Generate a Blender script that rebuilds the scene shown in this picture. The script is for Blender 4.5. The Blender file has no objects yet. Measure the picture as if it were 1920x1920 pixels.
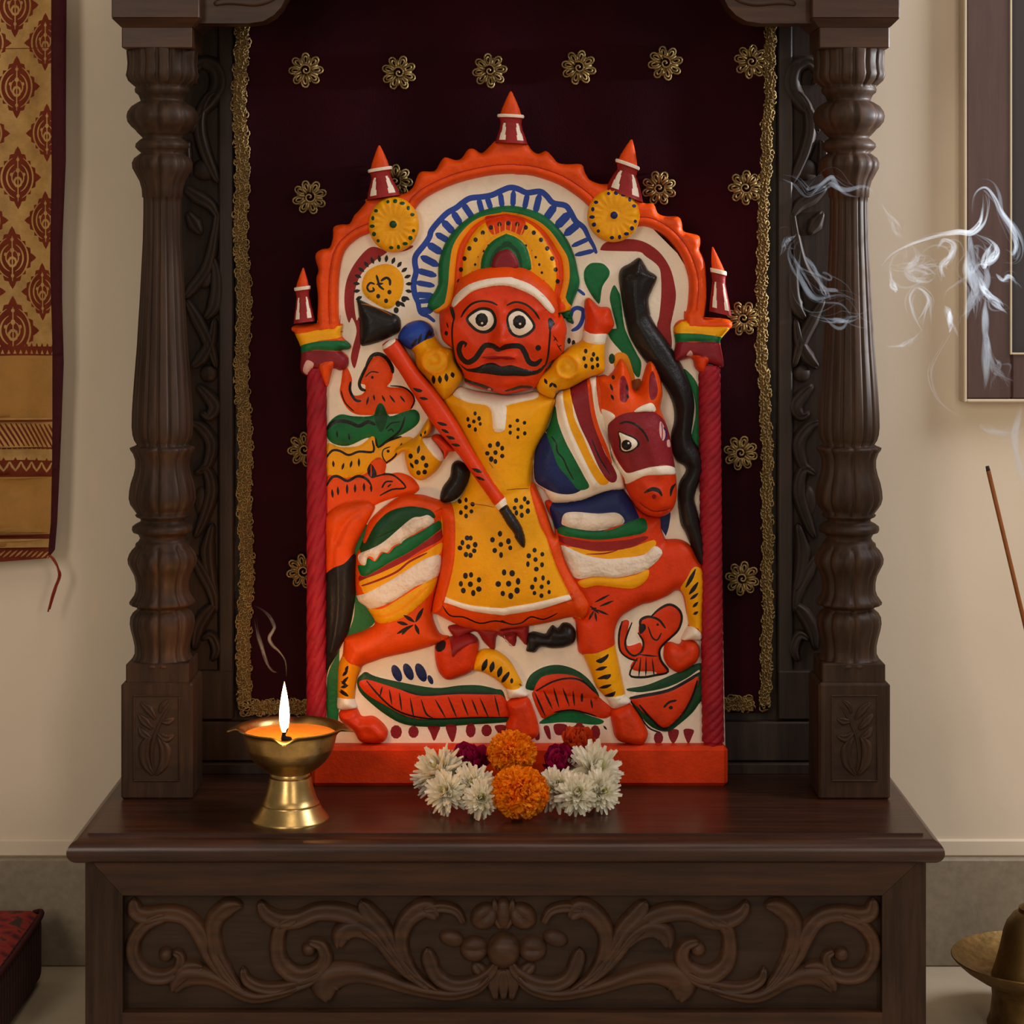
import bpy, math, random
import numpy as np
from mathutils import Vector
from mathutils.geometry import delaunay_2d_cdt

random.seed(7)
rng = np.random.default_rng(7)
PI = math.pi
sc = bpy.context.scene
COL = sc.collection

# ---------------------------------------------------------------- measuring frame
# the camera stands 2 m before the front edge of the table; a point read off the
# photograph becomes a metric point on the upright plane that carries the thing
FOC, CX, HY, ZC = 4000.0, 948.0, 500.0, 0.770

def PX(x, d): return (x - CX) * d / FOC
def PZ(y, d): return ZC + (HY - y) * d / FOC
def YD(d): return d - 2.0
def S(px, d): return px * d / FOC

REG = {'A': (520, 150, 460 / 1920), 'B': (940, 150, 460 / 1920), 'C': (520, 560, 460 / 1920),
       'D': (940, 560, 460 / 1920), 'E': (540, 980, 440 / 1920), 'F': (940, 980, 460 / 1920), 'X': (0, 0, 1)}

def pts(s):
    out, r = [], REG['X']
    for tok in s.split():
        if tok in REG: r = REG[tok]; continue
        a, b = tok.split(',')
        out.append((r[0] + float(a) * r[2], r[1] + float(b) * r[2]))
    return np.array(out, float)

def smooth(p, closed=True, n=4):
    p = np.asarray(p, float); m = len(p)
    if m < 3: return p
    out = []
    segs = m if closed else m - 1
    for i in range(segs):
        if closed: a, b, c, d = p[(i - 1) % m], p[i], p[(i + 1) % m], p[(i + 2) % m]
        else: a, b, c, d = p[max(i - 1, 0)], p[i], p[i + 1], p[min(i + 2, m - 1)]
        for k in range(n):
            t = k / n
            out.append(0.5 * ((2 * b) + (-a + c) * t + (2 * a - 5 * b + 4 * c - d) * t * t + (-a + 3 * b - 3 * c + d) * t ** 3))
    if not closed: out.append(p[-1])
    return np.array(out)

def stroke_poly(p, w, taper=None, n=4):
    """outline of a brush stroke of width w along p"""
    p = smooth(p, False, n) if len(p) > 2 else np.array([p[0] + (p[1] - p[0]) * t for t in np.linspace(0, 1, 6)])
    t = np.gradient(p, axis=0); t /= np.linalg.norm(t, axis=1)[:, None] + 1e-9
    nrm = np.stack([-t[:, 1], t[:, 0]], 1)
    u = np.linspace(0, 1, len(p))
    if taper is None: ww = np.minimum(1, 0.55 + 3.5 * np.minimum(u, 1 - u))
    elif taper == 'b': ww = 0.25 + 0.75 * np.sin(PI * u)
    elif taper == 'e': ww = 1.0 - 0.8 * u
    else: ww = 0.2 + 0.8 * u
    h = (w * 0.5 * ww)[:, None]
    L, R = p + nrm * h, p - nrm * h
    e0, e1 = p[0] - t[0] * h[0] * 0.8, p[-1] + t[-1] * h[-1] * 0.8
    return np.vstack([[e0], L, [e1], R[::-1]])

def ell(cx, cy, rx, ry, n=14, a0=0.0):
    a = np.linspace(0, 2 * PI, n, endpoint=False) + a0
    return np.stack([cx + rx * np.cos(a), cy + ry * np.sin(a)], 1)

def inside(P, poly):
    """nonzero winding test, vectorised"""
    wn = np.zeros(len(P), int)
    lo, hi = poly.min(0), poly.max(0)
    m = (P[:, 0] >= lo[0]) & (P[:, 0] <= hi[0]) & (P[:, 1] >= lo[1]) & (P[:, 1] <= hi[1])
    if not m.any(): return wn != 0
    Q = P[m]; w = np.zeros(len(Q), int)
    a, b = poly, np.roll(poly, -1, 0)
    for (x0, y0), (x1, y1) in zip(a, b):
        cr = (x1 - x0) * (Q[:, 1] - y0) - (Q[:, 0] - x0) * (y1 - y0)
        w += ((y0 <= Q[:, 1]) & (y1 > Q[:, 1]) & (cr > 0)).astype(int)
        w -= ((y0 > Q[:, 1]) & (y1 <= Q[:, 1]) & (cr < 0)).astype(int)
    wn[m] = w
    return wn != 0

def segdist(P, poly, closed=True):
    a = poly; b = np.roll(poly, -1, 0)
    if not closed: a, b = poly[:-1], poly[1:]
    d = np.full(len(P), 1e9)
    for p, q in zip(a, b):
        v = q - p; L = v @ v + 1e-12
        t = np.clip(((P - p) @ v) / L, 0, 1)
        e = P - (p + t[:, None] * v)
        d = np.minimum(d, (e * e).sum(1))
    return np.sqrt(d)

# ---------------------------------------------------------------- materials
def lin(c):
    c = c / 255.0
    return c / 12.92 if c <= 0.04045 else ((c + 0.055) / 1.055) ** 2.4
def rgb(r, g, b): return (lin(r), lin(g), lin(b), 1.0)

class NT:
    def __init__(s, name):
        s.m = bpy.data.materials.new(name); s.m.use_nodes = True
        s.t = s.m.node_tree; s.N = s.t.nodes; s.L = s.t.links
        s.bsdf = s.N['Principled BSDF']; s.out = s.N['Material Output']
    def n(s, typ, **kw):
        o = s.N.new(typ)
        for k, v in kw.items():
            if k in o.inputs: o.inputs[k].default_value = v
            else: setattr(o, k, v)
        return o
    def l(s, a, b): s.L.new(a, b)
    def coords(s, scale=(1, 1, 1)):
        tc = s.n('ShaderNodeTexCoord'); mp = s.n('ShaderNodeMapping'); mp.inputs['Scale'].default_value = scale
        s.l(tc.outputs['Object'], mp.inputs['Vector']); return mp.outputs['Vector']
    def noise(s, vec, scale, detail=4.0, rough=0.55):
        o = s.n('ShaderNodeTexNoise'); o.inputs['Scale'].default_value = scale
        o.inputs['Detail'].default_value = detail; o.inputs['Roughness'].default_value = rough
        s.l(vec, o.inputs['Vector']); return o.outputs['Fac']
    def ramp(s, fac, stops):
        o = s.n('ShaderNodeValToRGB'); e = o.color_ramp.elements
        while len(e) < len(stops): e.new(0.5)
        for k, (p, c) in enumerate(stops): e[k].position = p; e[k].color = c
        s.l(fac, o.inputs['Fac']); return o.outputs['Color']
    def bump(s, h, strength, dist=0.001):
        o = s.n('ShaderNodeBump'); o.inputs['Strength'].default_value = strength; o.inputs['Distance'].default_value = dist
        s.l(h, o.inputs['Height']); s.l(o.outputs['Normal'], s.bsdf.inputs['Normal'])
    def set(s, **kw):
        for k, v in kw.items(): s.bsdf.inputs[k.replace('_', ' ')].default_value = v
    def base(s, o): s.l(o, s.bsdf.inputs['Base Color'])

def mul(c, k): return (min(1, c[0] * k), min(1, c[1] * k), min(1, c[2] * k), 1.0)

def paint(name, c, rough=0.46, k0=0.72, k1=1.18, bump=0.4, bs=240):
    m = NT(name); v = m.coords()
    f = m.noise(v, 38, 5, 0.65)
    m.base(m.ramp(f, [(0.25, mul(c, k0)), (0.5, c), (0.78, mul(c, k1))]))
    m.set(Roughness=rough); m.bsdf.inputs['Specular IOR Level'].default_value = 0.2
    m.bump(m.noise(v, bs, 3), bump, 0.0012 * 240 / bs)
    return m.m

def wood(name, c0, c1, c2, grain='z', rough=0.42, spec=0.4, scale=1.0):
    m = NT(name)
    s = {'z': (70, 70, 5), 'x': (5, 70, 70), 'y': (70, 5, 70)}[grain]
    v = m.coords(tuple(a * scale for a in s))
    w = m.noise(v, 1.6, 6, 0.65)
    v2 = m.coords(); big = m.noise(v2, 9, 3)
    mx = m.n('ShaderNodeMath', operation='MULTIPLY_ADD'); m.l(big, mx.inputs[0]); mx.inputs[1].default_value = 0.5; 
    m.l(w, mx.inputs[2])
    m.base(m.ramp(mx.outputs[0], [(0.45, c0), (0.72, c1), (0.98, c2)]))
    m.set(Roughness=rough); m.bsdf.inputs['Specular IOR Level'].default_value = spec
    m.bump(w, 0.22, 0.001)
    return m.m

def metal(name, c, rough, dark=0.55):
    m = NT(name); v = m.coords((1, 1, 1))
    f = m.noise(v, 60, 5, 0.7)
    m.base(m.ramp(f, [(0.3, mul(c, dark)), (0.62, c)]))
    m.set(Metallic=1.0)
    rr = m.ramp(f, [(0.3, (rough * 1.5,) * 3 + (1,)), (0.7, (rough,) * 3 + (1,))])
    m.l(rr, m.bsdf.inputs['Roughness'])
    vr = m.coords((3, 3, 420)); m.bump(m.noise(vr, 1.0, 2), 0.12, 0.0006)
    return m.m

# ---------------------------------------------------------------- objects
ORG = {}      # world origin of every object

def prop(o, label=None, cat=None, group=None, kind=None):
    if label: o['label'] = label
    if cat: o['category'] = cat
    if group: o['group'] = group
    if kind: o['kind'] = kind
    return o

def thing(name, loc, label=None, cat=None, group=None, kind=None):
    o = bpy.data.objects.new(name, None); o.empty_display_size = 0.02
    o.location = loc; COL.objects.link(o); ORG[o.name] = Vector(loc)
    return prop(o, label, cat, group, kind)

def mesh(name, V, F, mats, mi=None, parent=None, smooth_=True, origin=None, auto=None):
    """one mesh object from world-space vertices"""
    V = np.asarray(V, float)
    po = ORG[parent.name] if parent is not None else Vector((0, 0, 0))
    if origin is None:
        lo, hi = V.min(0), V.max(0); origin = Vector(((lo[0] + hi[0]) / 2, (lo[1] + hi[1]) / 2, lo[2]))
    origin = Vector(origin)
    me = bpy.data.meshes.new(name)
    me.from_pydata((V - np.array(origin)).tolist(), [], [list(map(int, f)) for f in F])
    if not isinstance(mats, (list, tuple)): mats = [mats]
    for m in mats: me.materials.append(m)
    if mi is not None: me.polygons.foreach_set('material_index', np.asarray(mi, np.int32))
    me.polygons.foreach_set('use_smooth', np.full(len(me.polygons), bool(smooth_)))
    me.update()
    if auto: me.set_sharp_from_angle(angle=math.radians(auto))
    o = bpy.data.objects.new(name, me); COL.objects.link(o)
    o.parent = parent; o.location = origin - po
    ORG[o.name] = origin
    return o

def share(src, name, loc, parent):
    """a copy of a part that shares its mesh"""
    o = src.copy(); o.name = name; COL.objects.link(o)
    o.parent = parent; o.location = Vector(loc) - (ORG[parent.name] if parent else Vector((0, 0, 0)))
    ORG[o.name] = Vector(loc)
    return o

class MB:
    """collects shapes for ONE mesh"""
    def __init__(s): s.V, s.F, s.M = [], [], []; s.c = 0
    def add(s, V, F, m=0):
        s.V.append(np.asarray(V, float)); s.F += [[i + s.c for i in f] for f in F]
        s.M += ([m] * len(F) if np.isscalar(m) else list(m)); s.c += len(V)
    def build(s, name, mats, parent=None, **kw):
        return mesh(name, np.vstack(s.V), s.F, mats, s.M, parent, **kw)

def grid(fn, nu, nv, cu=False, cv=False):
    us = np.linspace(0, 1, nu, endpoint=not cu); vs = np.linspace(0, 1, nv, endpoint=not cv)
    V = np.array([fn(u, v) for u in us for v in vs]); F = []
    for i in range(nu if cu else nu - 1):
        for j in range(nv if cv else nv - 1):
            a, b = i, (i + 1) % nu; c, e = j, (j + 1) % nv
            F.append((a * nv + c, b * nv + c, b * nv + e, a * nv + e))
    return V, F

def lathe(prof, cx, cy, n=96, mod=None, caps=True):
    """prof: (r, z) list bottom to top; mod(th, k, z) multiplies r"""
    th = np.linspace(0, 2 * PI, n, endpoint=False); V, F = [], []
    for k, (r, z) in enumerate(prof):
        rr = r * (mod(th, k, z) if mod else 1.0)
        V.append(np.stack([cx + rr * np.sin(th), cy - rr * np.cos(th), np.full(n, z)], 1))
    V = np.vstack(V)
    for k in range(len(prof) - 1):
        for i in range(n):
            j = (i + 1) % n
            F.append((k * n + i, k * n + j, (k + 1) * n + j, (k + 1) * n + i))
    if caps:
        F.append(tuple(range(n - 1, -1, -1))); m = (len(prof) - 1) * n
        F.append(tuple(range(m, m + n)))
    return V, F

def tube(path, rad, n=8, caps=True, flat=1.0):
    path = np.asarray(path, float); m = len(path)
    rad = np.full(m, rad) if np.isscalar(rad) else np.asarray(rad, float)
    T = np.gradient(path, axis=0); T /= np.linalg.norm(T, axis=1)[:, None] + 1e-12
    ref = np.array([0.13, 1.0, 0.07]); V = []
    for p, t, r in zip(path, T, rad):
        a = np.cross(t, ref); a /= np.linalg.norm(a) + 1e-9; b = np.cross(a, t)
        for k in range(n):
            g = 2 * PI * k / n; V.append(p + r * (a * math.cos(g) + flat * b * math.sin(g)))
    F = []
    for i in range(m - 1):
        for k in range(n):
            l = (k + 1) % n; F.append((i * n + k, (i + 1) * n + k, (i + 1) * n + l, i * n + l))
    if caps: F.append(tuple(range(n))); F.append(tuple(range(m * n - 1, (m - 1) * n - 1, -1)))
    return np.array(V), F

def box(x0, x1, y0, y1, z0, z1, b=0.0):
    """box with all edges chamfered by b"""
    if b <= 0:
        V = [(x, y, z) for x in (x0, x1) for y in (y0, y1) for z in (z0, z1)]
        return V, [(0, 1, 3, 2), (4, 6, 7, 5), (0, 4, 5, 1), (2, 3, 7, 6), (0, 2, 6, 4), (1, 5, 7, 3)]
    V = []; idx = {}
    for i, x in enumerate((x0, x1)):
        for j, y in enumerate((y0, y1)):
            for k, z in enumerate((z0, z1)):
                sx, sy, sz = (1 - 2 * i) * b, (1 - 2 * j) * b, (1 - 2 * k) * b
                for a, p in enumerate(((x, y + sy, z + sz), (x + sx, y, z + sz), (x + sx, y + sy, z))):
                    idx[i, j, k, a] = len(V); V.append(p)
    q = lambda *t: tuple(idx[e] for e in t); F = []
    for i in (0, 1): F.append(q((i, 0, 0, 0), (i, 1, 0, 0), (i, 1, 1, 0), (i, 0, 1, 0)))
    for j in (0, 1): F.append(q((0, j, 0, 1), (1, j, 0, 1), (1, j, 1, 1), (0, j, 1, 1)))
    for k in (0, 1): F.append(q((0, 0, k, 2), (1, 0, k, 2), (1, 1, k, 2), (0, 1, k, 2)))
    for a in (0, 1):
        for c in (0, 1):
            F.append(q((a, c, 0, 0), (a, c, 1, 0), (a, c, 1, 1), (a, c, 0, 1)))
            F.append(q((a, 0, c, 0), (a, 1, c, 0), (a, 1, c, 2), (a, 0, c, 2)))
            F.append(q((0, a, c, 1), (1, a, c, 1), (1, a, c, 2), (0, a, c, 2)))
    for i in (0, 1):
        for j in (0, 1):
            for k in (0, 1): F.append(q((i, j, k, 0), (i, j, k, 1), (i, j, k, 2)))
    C = np.array([(x0 + x1) / 2, (y0 + y1) / 2, (z0 + z1) / 2]); VV = np.array(V); G = []
    for f in F:
        n = np.cross(VV[f[1]] - VV[f[0]], VV[f[2]] - VV[f[0]])
        G.append(f if n @ (VV[list(f)].mean(0) - C) > 0 else f[::-1])
    return V, G

def prism(poly2, y0, y1):
    """poly2: (x, z) outline, counter-clockwise seen from the camera; extruded in y"""
    n = len(poly2); V = [(x, y0, z) for x, z in poly2] + [(x, y1, z) for x, z in poly2]
    F = [tuple(range(n)), tuple(range(2 * n - 1, n - 1, -1))]
    F += [(i, n + i, n + (i + 1) % n, (i + 1) % n) for i in range(n)]
    return V, F

# ---------------------------------------------------------------- relief carving with painted regions
def relief(name, outline, layers, mats, base, d, parent, H=0.01, w=30, depth=0.012, spacing=6, bumps=(), flat=False,
           sharp=False, wave=None, prof=None, sm=4, label=None):
    """a clay or wood relief: outline in photo pixels on the plane at distance d, painted regions cut
    into its surface as material zones, height swelling from the rim, side walls back to depth"""
    po = pts(outline) if isinstance(outline, str) else np.asarray(outline, float)
    if not sharp: po = smooth(po, True, sm)
    keys = list(mats); ki = {k: i for i, k in enumerate(keys)}
    polys = []      # (key, poly, raise, rw)
    hb = list(bumps)
    for ln in layers:
        if not isinstance(ln, str): polys.append(ln); continue
        f = ln.split(); op, key = f[0], f[1]; k = 2
        if op == 'h':
            hb.append((float(key), float(f[2]), smooth(pts(' '.join(f[3:])), False, 4))); continue
        ra, rw = 0.0, 8.0
        if f[k][0] == 'r': a = f[k][1:].split('/'); ra = float(a[0]) / 1000; rw = float(a[1]) if len(a) > 1 else 8.0; k += 1
        if op == 'p': polys.append((key, smooth(pts(' '.join(f[k:]))), ra, rw))
        elif op == 'P': polys.append((key, pts(' '.join(f[k:])), ra, rw))
        elif op in 'stuv':
            tp = {'s': None, 't': 'b', 'u': 'e', 'v': 's'}[op]
            wd = float(f[k]); q = pts(' '.join(f[k + 1:])); polys.append((key, stroke_poly(q, wd, tp), ra, rw))
        elif op == 'd':
            rx, ry = f[k].split('/'); rx, ry = float(rx), float(ry)
            for c in pts(' '.join(f[k + 1:])): polys.append((key, ell(c[0], c[1], rx, ry, 10, random.random()), ra, rw))
        elif op == 'm':     # many short strokes: pairs of points
            wd = float(f[k]); q = pts(' '.join(f[k + 1:]))
            for i in range(0, len(q) - 1, 2): polys.append((key, stroke_poly(q[i:i + 2], wd, 'b'), ra, rw))
    lo, hi = po.min(0), po.max(0)
    gx = np.arange(lo[0] + spacing / 2, hi[0], spacing); gy = np.arange(lo[1] + spacing / 2, hi[1], spacing)
    G = np.array([(x + (spacing / 2 if j % 2 else 0), y) for j, y in enumerate(gy) for x in gx])
    G = G[inside(G, po)] if len(G) else G.reshape(0, 2)
    if len(G): G = G[segdist(G, po) > spacing * 0.35]
    rims = []       # rings just inside the rim so that the swelling is round
    cen = po.mean(0)
    nxt = np.roll(po, -1, 0) - np.roll(po, 1, 0); nn = np.stack([-nxt[:, 1], nxt[:, 0]], 1); nn /= np.linalg.norm(nn, axis=1)[:, None] + 1e-9
    if not flat and w > 0:
        for k in (0.04, 0.14):
            for sgn in (1, -1):
                R = po + sgn * nn * w * k; ok = inside(R, po)
                if ok.any():
                    R = R[ok]; R = R[segdist(R, po) > w * k * 0.8]
                    if len(R): rims.append(R)
    P = [po]; E = [(i, (i + 1) % len(po)) for i in range(len(po))]; c = len(po)
    for key, q, ra, rw in polys:
        n = len(q); P.append(q); E += [(c + i, c + (i + 1) % n) for i in range(n)]; c += n
    P += ([G] if len(G) else []) + rims
    P = np.vstack(P)
    r = delaunay_2d_cdt([Vector(p) for p in P], E, [], 0, 1e-3, False)
    V2 = np.array([tuple(v) for v in r[0]]); T = np.array([t for t in r[2] if len(t) == 3])
    cen3 = V2[T].mean(1)
    a, b, cc = V2[T[:, 0]], V2[T[:, 1]], V2[T[:, 2]]
    area = (b[:, 0] - a[:, 0]) * (cc[:, 1] - a[:, 1]) - (b[:, 1] - a[:, 1]) * (cc[:, 0] - a[:, 0])
    keep = inside(cen3, po) & (np.abs(area) > 1e-7)
    T, cen3, area = T[keep], cen3[keep], area[keep]
    T[area > 0] = T[area > 0][:, ::-1]        # image y points down: front faces must look at -Y
    mi = np.full(len(T), ki[base])
    for key, q, ra, rw in polys:
        if key != '-': mi[inside(cen3, q)] = ki[key]
    used = np.unique(T); rm = np.full(len(V2), -1); rm[used] = np.arange(len(used)); V2 = V2[used]; T = rm[T]
    h = np.zeros(len(V2))
    if not flat:
        t = np.clip(segdist(V2, po) / max(w, 1e-6), 0, 1)
        h = H * (prof(t) if prof else np.sqrt(np.maximum(0, 1 - (1 - t) ** 2)))
    for key, q, ra, rw in polys:
        if ra:
            m = inside(V2, q)
            if m.any():
                t = np.clip(segdist(V2[m], q) / rw, 0, 1); h[m] += ra * np.sqrt(np.maximum(0, 1 - (1 - t) ** 2))
    for amt, rad, line in hb:
        dd = segdist(V2, line, False); h += amt * 0.001 * np.exp(-(dd / rad) ** 2)
    X = PX(V2[:, 0], d); Z = PZ(V2[:, 1], d); Y = YD(d) - h
    if wave is not None: Y = Y + wave(X, Z)
    V = np.stack([X, Y, Z], 1); F = [tuple(t) for t in T]; mi = list(mi)
    if depth:
        ed = {}
        for k, t in enumerate(T):
            for i in range(3):
                e = (t[i], t[(i + 1) % 3])
                if (e[1], e[0]) in ed: ed.pop((e[1], e[0]))
                else: ed[e] = k
        nv = len(V); ids = {}; extra = []
        def vid(i, back):
            key = (i, back)
            if key not in ids:
                p = V[i].copy()
                if back: p[1] = YD(d) + depth + (wave(p[0], p[2]) if wave else 0)
                ids[key] = nv + len(extra); extra.append(p)
            return ids[key]
        for (i, j), k in ed.items():
            F.append((vid(j, 0), vid(i, 0), vid(i, 1), vid(j, 1))); mi.append(mi[k] if not polys or mi[k] != ki.get('K') else mi[k])
        V = np.vstack([V, np.array(extra)])
    o = mesh(name, V, F, [mats[k] for k in keys], mi, parent)
    if label: o['label'] = label
    return o
# ---------------------------------------------------------------- materials in use
W = paint('white_lime_paint', rgb(232, 216, 196), 0.55, 0.86, 1.06)
MATS = dict(
    W=W, O=paint('orange_paint', rgb(220, 72, 8)), Y=paint('yellow_paint', rgb(230, 156, 4), k0=0.82, k1=1.1),
    R=paint('dark_red_paint', rgb(142, 30, 30)), G=paint('green_paint', rgb(18, 98, 52), k0=0.65, k1=1.25),
    B=paint('blue_paint', rgb(36, 66, 152)), K=paint('black_paint', rgb(30, 27, 26), 0.38),
    N=paint('navy_paint', rgb(26, 36, 84)), D=paint('dark_green_paint', rgb(20, 66, 36)),
    A=paint('amber_paint', rgb(232, 140, 10), k0=0.85, k1=1.1), V=paint('vermilion_paint', rgb(208, 54, 8)),
    M=paint('maroon_paint', rgb(128, 28, 36)), T=paint('brown_paint', rgb(140, 74, 20)), C=paint('crimson_paint', rgb(150, 22, 36), 0.55, 0.6, 1.2, 0.6),
    P=paint('pale_pink_paint', rgb(210, 160, 150)), F=paint('fluffy_white_garland', rgb(226, 208, 190), 0.7, 0.62, 1.06, 1.0, 60))
wood_x = wood('dark_wood_along', rgb(32, 18, 10), rgb(56, 33, 19), rgb(74, 45, 27), 'x', 0.45, 0.3)
wood_z = wood('dark_wood_upright', rgb(30, 19, 13), rgb(51, 35, 24), rgb(68, 47, 34), 'z', 0.5, 0.18)
wood_y = wood('dark_wood_deep', rgb(38, 24, 15), rgb(66, 43, 28), rgb(88, 58, 39), 'y')
wood_top = wood('polished_wood_top', rgb(32, 17, 11), rgb(54, 30, 19), rgb(70, 40, 27), 'x', 0.30, 0.4)
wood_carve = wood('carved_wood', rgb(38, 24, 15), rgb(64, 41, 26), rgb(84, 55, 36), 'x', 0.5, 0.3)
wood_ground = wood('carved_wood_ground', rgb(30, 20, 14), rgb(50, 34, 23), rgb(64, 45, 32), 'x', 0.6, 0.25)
wood_dark = wood('dark_back_wood', rgb(27, 20, 16), rgb(43, 32, 26), rgb(56, 42, 34), 'z', 0.55, 0.22)  # darker wood of the back board, rails and vines
brass = metal('aged_brass', rgb(206, 170, 108), 0.26, 0.62)
brass_old = metal('tarnished_brass', rgb(132, 104, 62), 0.42, 0.45)

def plaster():
    m = NT('cream_plaster'); v = m.coords()
    m.base(m.ramp(m.noise(v, 3, 5), [(0.3, rgb(224, 207, 184)), (0.7, rgb(234, 218, 196))]))
    m.set(Roughness=0.85); m.bump(m.noise(v, 120, 4), 0.12, 0.001); return m.m
def stone(name, a, b, c, rough, sc_=14):
    m = NT(name); v = m.coords()
    m.base(m.ramp(m.noise(v, sc_, 8, 0.7), [(0.3, a), (0.5, b), (0.72, c)]))
    m.set(Roughness=rough); m.bump(m.noise(v, 90, 3), 0.08, 0.001); return m.m

# ---------------------------------------------------------------- the room
DW = 2.36                                   # wall distance
YW = YD(DW)
def panel_box(name, x0, x1, y0, y1, z0, z1, m, kind='structure', parent=None, b=0.0):
    V, F = box(x0, x1, y0, y1, z0, z1, b)
    o = mesh(name, V, F, m, None, parent, smooth_=False)
    if kind: o['kind'] = kind
    return o
XL, XR, YF, ZT = -1.6, 1.75, -2.6, 2.5
wallm = plaster()
panel_box('wall_back', XL, XR, YW, YW + 0.08, -0.0, ZT, wallm)
panel_box('floor', XL, XR, YF, YW, -0.06, 0.0, stone('pale_stone_floor', rgb(196, 180, 154), rgb(206, 190, 164), rgb(216, 200, 174), 0.4, 8))
bb_top = PZ(1611, DW - 0.014)
bbm = stone('grey_terrazzo', rgb(138, 124, 105), rgb(150, 136, 116), rgb(162, 148, 127), 0.55, 110)
panel_box('baseboard_back', XL, XR, YW - 0.014, YW, 0.0, bb_top, bbm, b=0.002)
panel_box('trim_1', XL, XR, YW - 0.005, YW, bb_top, PZ(1572, DW), wallm, b=0.002)

# window with a dark frame, only its lower left corner is in the picture
wx0, wz0 = PX(1811, DW - 0.02), PZ(748, DW - 0.02)
frame_m = wood('window_frame_paint', rgb(70, 48, 44), rgb(80, 56, 52), rgb(88, 64, 60), 'z', 0.4, 0.4)
bead_lit_edge_m = paint('pale_bead_and_lit_edge', rgb(214, 196, 170), 0.5, 0.92, 1.05, 0.1)  # shared by the glazing bead and the painted highlight of the opening
gl = NT('dark_window_glass'); gl.set(Roughness=0.06); gl.bsdf.inputs['Base Color'].default_value = rgb(70, 66, 66)
gl.bsdf.inputs['Metallic'].default_value = 0.0
wf = thing('window_1', (wx0, YW, wz0), kind='structure')
wx1, wz1 = wx0 + 0.55, wz0 + 0.95
sx0, sz0 = PX(1896, DW - 0.02), PZ(661, DW - 0.02)
f = MB()
f.add(*box(wx0, sx0, YW - 0.022, YW + 0.002, wz0, wz1, 0.002))
f.add(*box(wx1 - (sx0 - wx0), wx1, YW - 0.022, YW + 0.002, wz0, wz1, 0.002))
f.add(*box(sx0, wx1 - (sx0 - wx0), YW - 0.022, YW + 0.002, wz0, sz0, 0.002))
f.add(*box(sx0, wx1 - (sx0 - wx0), YW - 0.022, YW + 0.002, wz1 - (sz0 - wz0), wz1, 0.002))
f.build('window_frame', frame_m, wf, smooth_=False)
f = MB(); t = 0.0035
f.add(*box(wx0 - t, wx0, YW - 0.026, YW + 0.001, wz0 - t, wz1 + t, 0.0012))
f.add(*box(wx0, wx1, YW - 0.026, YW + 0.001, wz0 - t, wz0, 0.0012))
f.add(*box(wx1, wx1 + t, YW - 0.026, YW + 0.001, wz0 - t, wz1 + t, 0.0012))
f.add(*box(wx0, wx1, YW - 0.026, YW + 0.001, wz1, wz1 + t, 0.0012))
f.build('edge_highlight_strip', bead_lit_edge_m, wf, smooth_=False)['label'] = 'pale strip round the dark frame, coloured as the lit edge of the opening'  # pale colour stands in for bright light on the wall opening's edge
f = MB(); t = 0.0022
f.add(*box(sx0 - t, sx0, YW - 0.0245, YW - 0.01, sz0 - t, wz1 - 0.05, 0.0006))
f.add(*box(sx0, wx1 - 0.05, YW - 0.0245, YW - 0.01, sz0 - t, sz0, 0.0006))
f.build('glazing_bead', bead_lit_edge_m, wf, smooth_=False)
V, F = box(sx0, wx1 - 0.05, YW - 0.012, YW - 0.006, sz0, wz1 - 0.05)
mesh('window_pane', V, F, gl.m, None, wf, smooth_=False)

# ---------------------------------------------------------------- gold tapestry on the left wall
DT = 2.325
gold = NT('gold_brocade'); v = gold.coords()
wv = gold.n('ShaderNodeTexWave', wave_type='BANDS', bands_direction='Z'); wv.inputs['Scale'].default_value = 260; wv.inputs['Distortion'].default_value = 1.5
gold.l(v, wv.inputs['Vector'])
gold.base(gold.ramp(gold.noise(v, 26, 6, 0.7), [(0.3, rgb(150, 110, 56)), (0.55, rgb(184, 142, 78)), (0.75, rgb(200, 160, 94))]))
gold.set(Roughness=0.6); gold.bump(wv.outputs['Fac'], 0.35, 0.0008)
rust = paint('rust_woven_thread', rgb(110, 42, 20), 0.8, 0.7, 1.2, 0.6)
tan_m = paint('tan_woven_band', rgb(168, 122, 62), 0.75, 0.85, 1.1, 0.5)
mar = paint('maroon_hem_cloth', rgb(62, 16, 22), 0.8, 0.75, 1.2, 0.5)

def motif(cx, cy, s=1.0):
    out = []; n = 64; p = []
    for i in range(n):
        a = 2 * PI * i / n; c, si = math.cos(a), math.sin(a)
        k = 1.0 / (abs(c) ** 1.25 + abs(si) ** 1.25) ** (1 / 1.25)
        k *= 1.0 + 0.085 * math.cos(16 * a) + 0.10 * max(0, abs(si) - 0.93) / 0.07 + 0.08 * max(0, abs(c) - 0.93) / 0.07
        p.append((cx + 41 * s * k * c, cy + 50 * s * k * si))
    out.append(('r', np.array(p), 0, 1))
    for k, wd in ((0.74, 3.6), (0.50, 3.4), (0.28, 2.6)):
        for sg in (1, -1):
            q = np.array([(cx + sg * 41 * s * k * math.cos(b) ** 1.2, cy + 54 * s * k * math.sin(b)) for b in np.linspace(-1.15, 1.25, 9)])
            out.append(('g', stroke_poly(q, wd * s, 'b', 2), 0, 1))
    for dx, dy, r in ((0, -34, 3), (0, 8, 9), (-12, -6, 3), (12, -6, 3), (0, 34, 3), (0, -14, 4)):
        out.append(('g', ell(cx + dx * s, cy + dy * s, r * s, r * 1.2 * s, 9), 0, 1))
    out.append(('r', ell(cx, cy + 8 * s, 5 * s, 6 * s, 9), 0, 1))
    out.append(('g', stroke_poly(np.array([(cx, cy - 40 * s), (cx, cy + 44 * s)]), 2.2), 0, 1))
    return out
LT = []
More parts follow.
